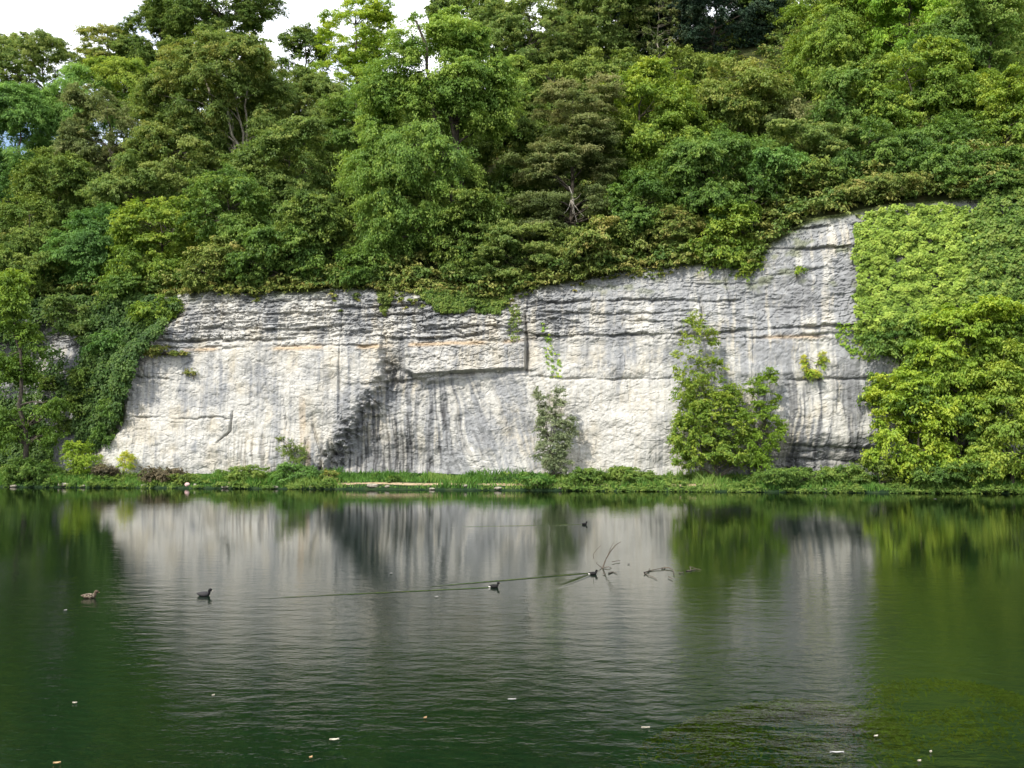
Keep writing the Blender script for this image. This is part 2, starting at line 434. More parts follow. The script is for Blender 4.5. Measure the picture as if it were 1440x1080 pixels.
dk = dk + .30 * sst(.55, .70, blotch) * upper + .45 * upr * sst(.56, .66, fbm(X * .8, Z * 3.4, seed=95, o=3)) * sst(.4, .6, fbm(X * .2, Z * .3, seed=96))
dk = dk + .25 * right * sst(.52, .64, st1) * sst(480, 540, Vv)
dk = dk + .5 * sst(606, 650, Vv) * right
dk = dk + .5 * sst(140, 100, U) * sst(.42, .6, blotch)
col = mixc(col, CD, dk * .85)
ochre = np.exp(-((Vv + jit * .4 - np.interp(U, [200,480,540,700,740], [492,489,487,482,478])) / 3.0) ** 2) * sst(.35, .6, fbm(X * .35, Z * 0, seed=82)) * sst(200, 300, U) * sst(760, 720, U)
ochre = np.maximum(ochre, np.exp(-((Vv + jit * .4 - 474) / 2.5) ** 2) * sst(1060, 1090, U) * sst(1170, 1140, U) * .8)
ochre = np.maximum(ochre, .5 * sst(.62, .75, fbm(X * 1.2, Z * .1, seed=84)) * sst(300, 340, U) * sst(470, 440, U) * sst(540, 580, Vv) )
col = mixc(col, [.44, .31, .17], ochre * .7)
moss = sst(.55, .75, fbm(X * .8, Z * 1.1, seed=86)) * sst(430, 395, Vv) * .6 + sst(.6, .7, fbm(X * .9, Z * .6, seed=88)) * sst(330, 220, U - back_off(U, Vv) * 0) * sst(500, 440, Vv) * .4
col = mixc(col, [.13, .15, .06], moss)
col = mixc(col, [.08,.10,.035], moss_top * 1.3 * sst(.3, .5, fbm(X * .7, Z * 2, seed=90)) + moss_top * .4)
col *= (1 + (fine - .5) * .25)[..., None]
# cap rows run back from the edge under the hill
cap = []
capc = []
for k, b in enumerate([.35, .8, 1.4, 2.2, 3.2]):
    yy = Yd[-1] + b
    cap.append(np.stack([xs, yy, Z[-1] + .25 * b - .04 * k * b], -1)); capc.append(mixc(col[-1], [.07,.09,.03], np.full(NX, .9)))
V = np.concatenate([np.stack([X, Yd, Z], -1).reshape(-1, 3)] + cap)
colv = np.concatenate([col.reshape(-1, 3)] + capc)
m, nt, out = new_mat('limestone'); N = nt.nodes; L = nt.links
b = N.new('ShaderNodeBsdfPrincipled'); b.inputs['Roughness'].default_value = .92; b.inputs['Specular IOR Level'].default_value = .2
at = N.new('ShaderNodeAttribute'); at.attribute_name = 'rock'
tc = N.new('ShaderNodeTexCoord')
n1 = N.new('ShaderNodeTexNoise'); n1.inputs['Scale'].default_value = 4.5; n1.inputs['Detail'].default_value = 6; n1.inputs['Roughness'].default_value = .65
n2 = N.new('ShaderNodeTexVoronoi'); n2.feature = 'DISTANCE_TO_EDGE'; n2.inputs['Scale'].default_value = 1.3
mp = N.new('ShaderNodeMapping'); mp.inputs['Scale'].default_value = (1, 1, 1.7)
nd = N.new('ShaderNodeTexNoise'); nd.inputs['Scale'].default_value = 1.8; nd.inputs['Detail'].default_value = 3
vm = N.new('ShaderNodeVectorMath'); vm.operation = 'ADD'
L.new(tc.outputs['Object'], n1.inputs['Vector']); L.new(tc.outputs['Object'], mp.inputs[0]); L.new(tc.outputs['Object'], nd.inputs['Vector'])
L.new(mp.outputs[0], vm.inputs[0]); L.new(nd.outputs['Color'], vm.inputs[1]); L.new(vm.outputs[0], n2.inputs['Vector'])
ml = N.new('ShaderNodeMix'); ml.data_type = 'RGBA'; ml.blend_type = 'MULTIPLY'; ml.inputs[0].default_value = 1
mr = N.new('ShaderNodeMapRange'); mr.inputs['From Min'].default_value = .3; mr.inputs['From Max'].default_value = .7
mr.inputs['To Min'].default_value = .78; mr.inputs['To Max'].default_value = 1.12
L.new(n1.outputs['Fac'], mr.inputs[0]); L.new(at.outputs['Color'], ml.inputs[6]); L.new(mr.outputs[0], ml.inputs[7])
L.new(ml.outputs[2], b.inputs['Base Color'])
cr = N.new('ShaderNodeMapRange'); cr.inputs['From Max'].default_value = .06
L.new(n2.outputs['Distance'], cr.inputs[0])
ad = N.new('ShaderNodeMath'); ad.operation = 'MULTIPLY_ADD'; ad.inputs[1].default_value = .35
L.new(cr.outputs[0], ad.inputs[0]); L.new(n1.outputs['Fac'], ad.inputs[2])
bp = N.new('ShaderNodeBump'); bp.inputs['Strength'].default_value = .5; bp.inputs['Distance'].default_value = .06
L.new(ad.outputs[0], bp.inputs['Height']); L.new(bp.outputs[0], b.inputs['Normal'])
L.new(b.outputs[0], out.inputs[0])
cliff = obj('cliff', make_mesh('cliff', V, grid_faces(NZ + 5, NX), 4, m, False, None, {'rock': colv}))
tag(cliff, 'white and grey limestone cliff standing above the lake', 'cliff', None, 'structure')

def cliff_pt(u, v):
    """points on the cliff's face at about photo pixel u, v"""
    u = np.asarray(u, float); v = np.asarray(v, float)
    x = (u - 720) / F * 101
    for _ in range(4): x = (u - 720) / F * Yc(x)
    yc = (540 - v) / F
    z = CAMZ + Yc(x) * (sa + yc * ca) / (ca - yc * sa)
    i = np.clip(((x - xs[0]) / (xs[1] - xs[0])).round().astype(int), 0, NX - 1)
    j = np.clip(((z + .2) / (ZT[i] + .2) * (NZ - 1)).round().astype(int), 0, NZ - 1)
    return np.stack([X[j, i], Yd[j, i], Z[j, i]], -1)

# ------------------------------------------------------------------ foliage
def unit(a): return a / np.maximum(np.linalg.norm(a, axis=-1, keepdims=True), 1e-6)

def leaf_mesh(name, pos, nrm, size, tint, mat, rng, droop=.4, width=.62, tdir=None):
    n = len(pos)
    t = rng.normal(size=(n, 3)) if tdir is None else tdir
    if tdir is None: t[:, 2] -= droop * 1.5
    nrm = unit(nrm)
    t = unit(t - nrm * (t * nrm).sum(1, keepdims=True)); b = np.cross(nrm, t)
    s = size[:, None]
    V = np.empty((n, 4, 3))
    V[:, 0] = pos - t * s * .5
    V[:, 1] = pos + b * s * width * .5 + nrm * s * .13 - t * s * .05
    V[:, 2] = pos + t * s * .5 - nrm * s * .08
    V[:, 3] = pos - b * s * width * .5 + nrm * s * .13 - t * s * .05
    return make_mesh(name, V.reshape(-1, 3), np.arange(4 * n), 4, mat, False, {'tint': np.clip(tint, 0, 1)})

def tube_arrays(pts, radii, sides, base):
    pts = np.asarray(pts, float); n = len(pts)
    tan = unit(np.gradient(pts, axis=0))
    up = np.where(np.abs(tan[:, 2:3]) > .9, np.array([[1., 0, 0]]), np.array([[0, 0, 1.]]))
    a = unit(np.cross(tan, up)); c = np.cross(tan, a)
    ang = np.arange(sides) * 2 * math.pi / sides
    V = pts[:, None] + np.asarray(radii)[:, None, None] * (a[:, None] * np.cos(ang)[None, :, None] + c[:, None] * np.sin(ang)[None, :, None])
    i = np.arange(n - 1)[:, None] * sides; j = np.arange(sides)[None]; k = (j + 1) % sides
    Fc = np.stack([i + j, i + k, i + sides + k, i + sides + j], -1).reshape(-1, 4) + base
    return V.reshape(-1, 3), Fc

class Tubes:
    def __init__(s): s.V, s.F, s.n = [], [], 0
    def add(s, pts, radii, sides=6):
        V, Fc = tube_arrays(pts, radii, sides, s.n); s.V.append(V); s.F.append(Fc); s.n += len(V)
    def build(s, name, mat, parent=None):
        return obj(name, make_mesh(name, np.concatenate(s.V), np.concatenate(s.F), 4, mat, True), parent)

def bez(a, c, b, n):
    t = np.linspace(0, 1, n)[:, None]
    return (1 - t) ** 2 * a + 2 * t * (1 - t) * c + t * t * b

STYLE = {  # clump radius m, clump flatness, leaf size m, droop, cover, leaves to a m2 of clump
    'ash':    (1.60, .92, .26, 1.15, 1.05, 34),
    'broad':  (1.50, .82, .28, .75, 1.02, 32),
    'shelf':  (1.30, .24, .22, .25, 1.10, 42),
    'dense':  (1.05, .75, .26, .5, 1.20, 34),
    'sparse': (1.05, .60, .27, .5, .60, 28),
    'bush':   (.62, .75, .18, .5, 1.15, 62),
    'wisp':   (.48, .95, .15, .4, .90, 60),
}
LEAVES = [0]

def clumps_to_leaves(cen, rad, flat, lsize, dens, droop, rng, mat, name, base_tint, core):
    """leaves set along twigs that spread from the middle of each clump and bend over under their weight"""
    P_, N_, S_, T_, D_ = [], [], [], [], []
    for c, r, bt in zip(cen, rad, base_tint):
        nsub = max(5, int((9 + 3 * r) * rng.uniform(.8, 1.25)))
        out = unit(c - core + 1e-3)
        dirs = unit(rng.normal(size=(nsub, 3)) * np.array([1, 1, .8]) + out * .55 + np.array([0, 0, .30]))
        L_ = r * rng.uniform(.65, 1.45, nsub)
        st = bt + rng.uniform(-.15, .15, nsub)
        nl = np.maximum(5, (dens * r * r * 7.0 / nsub * rng.uniform(.6, 1.4, nsub)).astype(int))
        idx = np.repeat(np.arange(nsub), nl); n = len(idx)
        q = .12 + .88 * rng.uniform(0, 1, n) ** .75
        axis = dirs[idx] * np.array([1, 1, max(flat, .3)])
        off = rng.normal(size=(n, 3)) * np.array([1, 1, .55])
        wd_ = (r * .19) * (1.15 - .65 * q)
        p = c + axis * (L_[idx] * q)[:, None] + off * wd_[:, None]
        p[:, 2] -= droop * .42 * L_[idx] * q ** 2
        td = dirs[idx] * .9 + off * .35 + rng.normal(size=(n, 3)) * .45
        td[:, 2] -= droop * (.3 + .9 * q)
        nn = off * np.array([.45, .45, .8]) + dirs[idx] * .35 + out * .3 + np.array([0, 0, .62]) + rng.normal(size=(n, 3)) * .25
        P_.append(p); N_.append(nn); S_.append(lsize * rng.uniform(.6, 1.3, n)); D_.append(td)
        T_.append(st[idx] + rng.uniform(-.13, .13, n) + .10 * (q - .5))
    P_, N_, S_, T_, D_ = map(np.concatenate, (P_, N_, S_, T_, D_))
    LEAVES[0] += len(P_)
    return leaf_mesh(name, P_, N_, S_, T_, mat, rng, droop, .58, D_)

SEED = [100]
def plant(name, base, lobes, style, mat, label, cat, group=None, trunk_r=None, bark='bark', lean=0, top_tint=.15, bare=0, tint=.5, forks=1, cover=None, lsize=None, window=None):
    """lobes: (centre xyz, radii xyz) in world metres; base: world foot of the stem"""
    SEED[0] += 1
    rng = np.random.default_rng(SEED[0])
    rc, flat, ls, droop, cov, dens = STYLE[style]
    if cover: cov = cover
    if lsize: ls = lsize
    base = np.asarray(base, float)
    root = empty(name, base, label, cat, group)
    cen, rad, bt, core = [], [], [], []
    zmin = min(c[2] - r[2] for c, r in lobes); zmax = max(c[2] + r[2] for c, r in lobes)
    for c, r in lobes:
        c = np.asarray(c, float) - base; r = np.asarray(r, float)
        rcl = min(rc, .5 * min(r[0], r[2]) + .12)
        area = 4 * math.pi * ((r[0] * r[1]) ** 1.6 / 3 + (r[0] * r[2]) ** 1.6 / 3 + (r[1] * r[2]) ** 1.6 / 3) ** (1 / 1.6)
        n = max(5, int(1.2 * cov * area / (math.pi * rcl * rcl)))
        dirs = unit(rng.normal(size=(n, 3)))
        lob = fbm(dirs[:, 0] * 1.7 + SEED[0], dirs[:, 1] * 1.7, dirs[:, 2] * 1.7, seed=SEED[0], o=2)
        k = rng.uniform(.5, 1.0, n) ** .55 * (.72 + .5 * lob)
        rr = np.maximum(r - rcl * .55, r * .4)
        pc = c + dirs * rr * k[:, None]
        cen.append(pc); rad.append(rcl * (.48 + .95 * rng.uniform(0, 1, n) ** 1.4))
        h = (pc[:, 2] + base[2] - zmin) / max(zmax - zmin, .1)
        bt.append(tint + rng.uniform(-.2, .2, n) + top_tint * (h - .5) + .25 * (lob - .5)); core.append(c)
    cen = np.concatenate(cen); rad = np.concatenate(rad); bt = np.concatenate(bt)
    corec = np.mean(core, 0)
    if window is not None:      # boughs are missing here and the stem shows
        pu, pv = uv_of(cen[:, 0] + base[0], cen[:, 1] + base[1], cen[:, 2] + base[2])
        gone = (pu > window[0]) & (pv > window[1]) & (pu < window[2]) & (pv < window[3]) & (cen[:, 1] < .6)
        cen, rad, bt = cen[~gone], rad[~gone], bt[~gone]
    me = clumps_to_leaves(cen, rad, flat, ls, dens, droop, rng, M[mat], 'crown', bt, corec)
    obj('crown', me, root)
    # trunk and limbs
    H = zmax - base[2]
    tr = trunk_r or max(.05, H * .016)
    tb = Tubes()
    mainc = max(lobes, key=lambda q: q[1][0] * q[1][2])
    tipc = np.asarray(mainc[0], float) - base
    tops = []
    for fk in range(forks):
        off = np.array([rng.normal() * mainc[1][0] * .3, rng.normal() * mainc[1][0] * .2, 0]) if forks > 1 else np.zeros(3)
        tip = tipc + np.array([0, 0, mainc[1][2] * .55]) + off
        mid = np.array([tip[0] * .25 + lean, tip[1] * .3, tip[2] * .5])
        p = bez(np.array([0, 0, -.4]), mid, tip, 12)
        p[1:-1] += rng.normal(size=(10, 3)) * H * .008
        tb.add(p, np.linspace(tr * (1 if fk == 0 else .7), tr * .22, 12), 7)
        tops.append(p)
    order = rng.permutation(len(cen))[:max(6, min(46, len(cen) // 2))]
    for i in order:
        p = tops[rng.integers(len(tops))]
        q = cen[i]
        kk = np.clip(int(12 * np.clip((q[2] - rng.uniform(.15, .5) * np.linalg.norm(q[:2] - p[5, :2])) / max(p[-1, 2], .1), .2, .95)), 2, 10)
        a = p[kk]
        c = (a + q) / 2 + np.array([0, 0, .12 * np.linalg.norm(q - a)]) + rng.normal(size=3) * .15
        r0 = tr * (1 - kk / 13) * .55
        pp = bez(a, c, q, 6); pp[1:-1] += rng.normal(size=(4, 3)) * np.linalg.norm(q - a) * .03
        tb.add(pp, np.linspace(r0, max(.012, r0 * .2), 6), 5)
        for _ in range(bare):
            e = q + unit(rng.normal(size=3) + np.array([0, 0, .6])) * rng.uniform(.5, 1.3)
            tb.add(bez(pp[3], (pp[3] + e) / 2 + rng.normal(size=3) * .1, e, 4), np.linspace(r0 * .35, .01, 4), 4)
    tb.build('trunk', M[bark], root)
    return root

def lobe_px(cx, cy, w, h, Y, dy=0, thick=.9):
    c = P(cx, cy, Y + dy)
    s = (Y + dy) / F
    return c, (w / 2 * s, max(.3, w / 2 * s * thick), h / 2 * s)

def hill_tree(off, lobes, style, mat, label, name='broadleaf_tree', cat='tree', group='trees on the wooded hillside', foot=None, **kw):
    """lobes: (cx, cy, w, h[, dy]) in photo pixels at off metres behind the cliff edge"""
    cx = foot if foot is not None else lobes[0][0]
    x = (cx - 720) / F * 115
    for _ in range(5): x = (cx - 720) / F * (edge_y(x) + off)
    Y = float(edge_y(x) + off)
    base = np.array([x, Y, float(hill_z(x, Y)) - .2])
    ll = [lobe_px(l[0], l[1], l[2], l[3], Y, l[4] if len(l) > 4 else 0) for l in lobes]
    rr_ = np.random.default_rng(SEED[0] + 7000)
    for c, r in list(ll):
        for _ in range(2):
            e = unit(rr_.normal(size=3) + np.array([0, -.3, .1])) * np.array(r) * rr_.uniform(.75, 1.05)
            ll.append((c + e, tuple(np.array(r) * rr_.uniform(.30, .55))))
    ll = [(c, tuple(np.array(r) * 1.08)) for c, r in ll]
    zt = max(c[2] + r[2] for c, r in ll)
    if base[2] > zt - 2: base[2] = zt - 2.5
    return plant(name, base, ll, style, mat, label, cat, group, **kw)

# ------------------------------------------------------------------ trees on the hillside
SKY = 'trees along the skyline'
# skyline, left to right
hill_tree(46, [(58,100,150,105),(20,85,70,70)], 'sparse', 'olive', 'thin olive tree on the skyline at the far left with sky showing through it', group=SKY, bare=1, cover=.95)
hill_tree(45, [(150,75,85,85),(170,110,60,80)], 'sparse', 'gold', 'yellowish thin tree on the skyline between the olive tree and the dark one', group=SKY, bare=1, cover=1.0)
hill_tree(44, [(222,55,105,100),(195,90,70,70)], 'dense', 'dark', 'rounded dark green tree on the skyline left of the tallest dark tree', group=SKY)
hill_tree(43, [(305,10,150,120),(355,-5,90,90),(270,40,90,80)], 'dense', 'dark', 'tallest dark tree on the skyline, cut off by the top of the photo', group=SKY, bare=1)
hill_tree(44, [(428,85,75,110)], 'dense', 'dark', 'small dark tree in the skyline dip just left of the bright yellow-green tree', group=SKY)
hill_tree(40, [(500,52,115,110),(485,110,110,90),(530,35,60,60)], 'sparse', 'yellow', 'bright yellow-green airy tree on the skyline left of the open sky gap', group=SKY, bare=1, cover=.85)
hill_tree(40, [(640,30,90,120)], 'dense', 'dark', 'dark tree peeping over the crown of the big feathery ash', group=SKY)
hill_tree(34, [(745,60,150,130),(800,80,100,120),(700,40,80,90)], 'sparse', 'olive', 'open olive tree right of the big ash with specks of sky showing through', group=SKY, cover=1.35, bare=1)
hill_tree(38, [(860,20,150,140),(900,60,100,110)], 'broad', 'olive', 'broad olive-green tree at the top edge left of the thin pale trunk', group=SKY, cover=1.5)
hill_tree(35, [(928,40,75,120)], 'wisp', 'brown', 'slim birch with a thin pale bare trunk before the dark evergreen', group=SKY, bark='pale', cover=.35, bare=2, lsize=.26, trunk_r=.16)
hill_tree(36, [(1010,20,150,140),(1065,30,90,120)], 'dense', 'yew', 'near-black evergreen at the top edge right of the slim birch', name='evergreen_tree', group=SKY)
# second rank, left
hill_tree(30, [(105,150,115,110),(85,190,90,90)], 'ash', 'blue', 'bluish pale green ash below the thin olive skyline tree', tint=.62)
hill_tree(32, [(170,115,90,70),(215,125,80,70)], 'ash', 'bright', 'fresh green tree under the rounded dark skyline tree')
hill_tree(22, [(25,190,95,130),(10,250,80,120),(18,145,90,80)], 'ash', 'blue', 'blue-green tree at the left edge beneath the skyline', tint=.4)
hill_tree(20, [(150,190,120,140),(120,230,90,100)], 'broad', 'brown', 'brownish dull green tree between the bluish ash and the forked sycamore')
hill_tree(18, [(310,105,190,130),(270,150,130,120),(355,150,110,120),(250,190,120,90)], 'broad', 'syc', 'large sycamore turning orange with a pale forked trunk', bark='pale', forks=5, foot=340, trunk_r=.32, cover=1.0, window=(322,120,362,210))
hill_tree(33, [(225,155,110,80),(280,95,80,70)], 'broad', 'mid', 'mid green tree tucked behind the left side of the forked sycamore')
hill_tree(27, [(425,170,120,110),(455,135,80,80)], 'broad', 'olive', 'olive tree behind the forked sycamore beneath the small dark skyline tree')
hill_tree(24, [(500,170,90,110)], 'broad', 'mid', 'green tree half hidden at the left shoulder of the big ash')
hill_tree(11, [(240,235,140,120),(190,270,100,90)], 'broad', 'olive', 'olive-brown bushy tree below the forked sycamore')
hill_tree(14, [(80,265,120,110),(130,280,90,90)], 'broad', 'dark', 'dark green tree below the brownish tree on the left slope')
hill_tree(10, [(405,235,150,120),(365,270,110,110),(440,285,110,110)], 'broad', 'olive', 'wide olive-green tree between the forked sycamore and the big ash', tint=.4)
hill_tree(5, [(320,290,120,110),(350,330,110,80)], 'broad', 'mid', 'mid green tree on the edge above the layered left end of the cliff', tint=.42)
hill_tree(3.5, [(450,325,120,100),(480,350,80,70)], 'broad', 'dark', 'dark green tree leaning over the cliff edge left of the big ash')
hill_tree(2.5, [(225,325,120,100),(200,365,110,90),(245,385,60,80)], 'broad', 'bright', 'bright green tree hanging over the upper left corner of the cliff', tint=.5)
hill_tree(2, [(115,350,120,110),(150,390,100,90)], 'broad', 'blue', 'blue-green tree above the ivy-clad gully left of the cliff', tint=.28)
hill_tree(7, [(40,330,110,120)], 'broad', 'dark', 'dark tree at the left edge above the lone waterside tree')
# middle
hill_tree(3.5, [(610,95,170,170),(560,150,120,130),(660,140,130,130),(690,125,80,90),(530,235,90,120),(575,290,140,130),(545,330,90,80),(640,50,90,80),(600,220,150,110,-1)], 'ash', 'ash', 'great feathery green ash overhanging the middle of the cliff', name='ash_tree', foot=648, trunk_r=.55, window=(632,150,664,205), tint=.56, top_tint=.1, forks=3)
hill_tree(14, [(710,235,130,150),(740,180,90,90)], 'broad', 'dark', 'deep green tree in the shade right of the big ash')
hill_tree(3, [(660,320,120,90),(700,350,110,70),(640,365,80,60)], 'broad', 'dark', 'low dark tree at the cliff edge under the right side of the big ash')
hill_tree(5, [(805,175,130,130),(785,230,130,70),(800,290,140,60),(770,320,90,50),(840,215,80,90)], 'shelf', 'brown', 'hawthorn in rusty layered sprays with a bleached broken branch', name='hawthorn_tree', foot=806, window=(782,235,828,318), top_tint=.4, cover=1.3)
hill_tree(2.0, [(735,345,130,80),(700,375,90,50),(790,350,80,60)], 'shelf', 'olive', 'low olive thicket of layered twigs below the rusty hawthorn')
hill_tree(10, [(900,160,140,140),(945,200,110,120),(870,210,80,90),(930,110,90,60)], 'broad', 'bright', 'bright green rounded tree right of the rusty hawthorn', tint=.5)
hill_tree(13, [(1040,125,120,110),(1010,150,90,80),(1080,130,60,80)], 'broad', 'gold', 'golden-brown topped tree below the near-black evergreen', top_tint=.45)
hill_tree(16, [(1115,180,110,90),(1095,140,60,60)], 'broad', 'brown', 'brown-green tree between the golden tree and the tall maples')
hill_tree(5, [(1000,225,150,100),(960,255,110,90)], 'broad', 'mid', 'mid green tree below the golden-topped tree', tint=.4)
hill_tree(2.8, [(905,275,110,90),(885,315,80,60)], 'broad', 'mid', 'dark leafy tree at the cliff edge below the bright rounded tree', tint=.3)
hill_tree(6, [(1135,200,130,60),(1170,215,90,60)], 'shelf', 'olive', 'flat-topped olive hawthorn above the bare white ledge', name='hawthorn_tree')
hill_tree(2.5, [(1095,228,80,50),(1075,240,50,36)], 'broad', 'blue', 'little young tree with a thin pale stem at the cliff edge', tint=.4, bark='pale', trunk_r=.10, foot=1095)
hill_tree(1.2, [(1025,310,80,80),(1035,355,70,60),(1000,345,50,60)], 'broad', 'bright', 'green bush hanging down over the grey rock beneath the young tree', name='broadleaf_bush', cat='bush', tint=.48)
hill_tree(1.5, [(950,315,80,60)], 'bush', 'fringe', 'olive bush on the cliff edge left of the hanging green bush', name='broadleaf_bush', cat='bush')
# right
hill_tree(22, [(1165,60,130,150),(1150,110,90,90),(1200,20,110,100)], 'ash', 'bright', 'tall fresh green ash right of the near-black evergreen', name='ash_tree', tint=.52)
hill_tree(20, [(1285,40,140,130),(1260,-10,120,90)], 'broad', 'lime', 'yellow-tinted olive tree at the top edge between two greener maples', tint=.25)
hill_tree(11, [(1270,130,150,120),(1320,120,120,110),(1345,160,110,100),(1240,165,90,90)], 'broad', 'bright', 'big bright maple with slim crooked limbs above the ivy sheet', tint=.5, foot=1310, cover=.85)
hill_tree(15, [(1400,40,120,130),(1365,20,80,90)], 'broad', 'mid', 'mid green maple in the top right corner', tint=.55)
hill_tree(7, [(1420,150,80,110),(1430,210,80,80)], 'broad', 'bright', 'bright green maple at the right edge below the corner tree', tint=.55)
hill_tree(5, [(1225,205,110,80),(1190,235,80,60)], 'broad', 'mid', 'green tree on the slope above the bare white ledge', tint=.35)
hill_tree(2.5, [(1330,230,100,60),(1385,240,100,60)], 'broad', 'mid', 'low green tree right above the yellow ivy sheet', tint=.35)

# more trees that fill the wood
hill_tree(40, [(700,70,120,140),(780,110,110,120)], 'dense', 'dark', 'dark tree standing behind the open olive tree right of the big ash', group=SKY)
hill_tree(42, [(830,60,130,150)], 'dense', 'dark', 'dark tree behind the gap between the open olive and the broad olive tree', group=SKY)
hill_tree(41, [(940,50,110,150),(900,20,90,90)], 'dense', 'yew', 'dark green tree behind the slim birch', group=SKY)
hill_tree(40, [(1090,60,110,160)], 'dense', 'dark', 'dark tree between the near-black evergreen and the tall fresh ash', group=SKY)
hill_tree(22, [(780,135,130,100),(730,140,90,90)], 'broad', 'dark', 'shaded green tree under the open olive tree', tint=.6)
hill_tree(23, [(870,110,120,90),(960,100,110,80)], 'broad', 'dark', 'shaded tree behind the bright rounded tree', tint=.65)
hill_tree(16, [(620,170,140,120)], 'broad', 'dark', 'dark tree behind the middle of the big ash')
hill_tree(9, [(700,280,120,90)], 'broad', 'dark', 'dim green tree between the big ash and the rusty hawthorn', tint=.35)
hill_tree(1.5, [(405,345,120,70),(360,372,90,40),(440,378,80,36)], 'broad', 'mid', 'green thicket on the cliff edge above the layered left end', name='broadleaf_bush', cat='bush', tint=.35)
hill_tree(1.2, [(300,370,80,60),(280,390,50,36)], 'broad', 'fringe', 'olive thicket at the very corner of the cliff top', name='broadleaf_bush', cat='bush', tint=.4)
hill_tree(1.3, [(520,370,80,60),(495,388,60,30)], 'broad', 'mid', 'green thicket on the cliff edge left of the low boughs of the big ash', name='broadleaf_bush', cat='bush', tint=.4)
hill_tree(1.4, [(850,335,100,60),(820,362,80,40)], 'broad', 'fringe', 'olive thicket on the slope right of the low layered twigs', name='broadleaf_bush', cat='bush', tint=.45)
hill_tree(2.4, [(1060,270,100,70),(1010,280,80,60)], 'broad', 'mid', 'dark-leaved thicket behind the hanging green bush', name='broadleaf_bush', cat='bush', tint=.3)
hill_tree(4, [(1140,250,100,60),(1180,255,80,50)], 'broad', 'dark', 'shady thicket behind the little young tree', name='broadleaf_bush', cat='bush', tint=.6)
hill_tree(1.6, [(1260,262,110,40),(1200,272,60,24)], 'bush', 'fringe', 'dry olive scrub between the bare white ledge and the yellow ivy', name='broadleaf_bush', cat='bush', tint=.5)
hill_tree(1.6, [(1370,265,120,40),(1430,262,80,50)], 'bush', 'mid', 'low scrub above the dark ivy at the right edge', name='broadleaf_bush', cat='bush', tint=.4)
hill_tree(6, [(1270,215,110,80),(1330,200,110,80)], 'broad', 'mid', 'shaded green tree under the big bright maple', tint=.3)
hill_tree(10, [(1190,140,110,110)], 'broad', 'mid', 'green tree at the foot of the tall fresh ash', tint=.5)
hill_tree(17, [(1330,80,130,110)], 'broad', 'mid', 'green tree between the yellow-tinted tree and the corner maple', tint=.4)
hill_tree(28, [(330,190,130,110),(345,140,120,120)], 'broad', 'mid', 'shaded green tree behind the pale forked trunk', tint=.35)
hill_tree(1.0, [(60,385,110,60),(10,400,70,60)], 'broad', 'dark', 'dark bush over the hidden rock at the left edge', name='broadleaf_bush', cat='bush')
hill_tree(0.8, [(185,405,80,60),(215,430,50,40)], 'broad', 'mid', 'green bush spilling over the ivy gully by the cliff corner', name='broadleaf_bush', cat='bush', tint=.35)

# bleached broken branch in the hawthorn
haw = [o for o in bpy.data.objects if o.name.startswith('hawthorn_tree')][0]
tb = Tubes()
hb = np.array(haw.location)
q0 = P(806, 300, 103.5) - hb; q1 = P(800, 262, 102.5) - hb
tb.add(bez(q0, (q0 + q1) / 2 + [.4, -.3, 0], q1, 7), np.linspace(.11, .05, 7), 6)
for du, dv in ((14, 272), (-10, 300), (18, 304), (8, 312)):
    e = P(803 + du, dv, 102.2) - hb
    tb.add(bez((q0 + q1) / 2, (q0 + e) / 2 + [0, -.3, .2], e, 5), np.linspace(.05, .015, 5), 5)
tb.build('broken_branch', M['dead'], haw)['label'] = 'bleached broken branch'

# undergrowth between the trees: clumps scattered over the slope
rng = np.random.default_rng(7)
def scatter_clumps(name, pts, rad, mat, label, lsize, dens, flat=.6, tint=.5, droop=.3):
    """one mass of leaf clumps"""
    n = len(pts)
    me = clumps_to_leaves(pts, rad, flat, lsize, dens, droop, rng, mat, name, np.full(n, tint) + rng.uniform(-.28, .28, n), np.array([0, 140, -30.]))
    return tag(obj(name, me), label, None, None, 'stuff')
n = 5600
x = rng.uniform(-85, 70, n); o_ = .4 + rng.uniform(0, 1, n) ** 1.5 * 52
y = edge_y(x) + o_
scatter_clumps('undergrowth', np.stack([x, y, hill_z(x, y) + rng.uniform(.1, 1.6, n)], 1), rng.uniform(.6, 1.5, n), M['under'], 'dull green undergrowth covering the slope between the trees', .36, 13)
# leafy fringe along the cliff edge
pts, rad = [], []
for _ in range(2600):
    u = rng.uniform(190, 1215)
    x = float(cliff_pt(np.array([u]), np.array([450]))[0, 0])
    back = rng.uniform(-.2, 4.5)
    dn = float(fbm(np.array([x * .3]), np.array([3.1]), seed=91)[0])
    hang = 0
    if 1078 < u < 1210:
        if back < 1.2 or (back < 2.6 and dn < .52): continue
    elif back < .9:
        hang = rng.uniform(0, 1) ** 1.6 * max(0, dn - .30) * 6.5 * (1 if u < 820 else .5)
    z = float(ztop(x)) - hang + max(back, 0) * .5 + rng.uniform(-.1, .35)
    yb = float(edge_y(x))
    if hang > .3: yb = float(cliff_pt(np.array([u]), np.array([float(uv_of(x, yb, z)[1])]))[0, 1]) - .1; back = 0
    pts.append((x, yb + back, z)); rad.append(rng.uniform(.25, .7) * (.7 if hang > .3 else 1))
scatter_clumps('cliff_edge_undergrowth', np.array(pts), np.array(rad), M['fringe'], 'dry olive grass and low growth along the top edge of the cliff', .22, 34, .6, .5, .9)

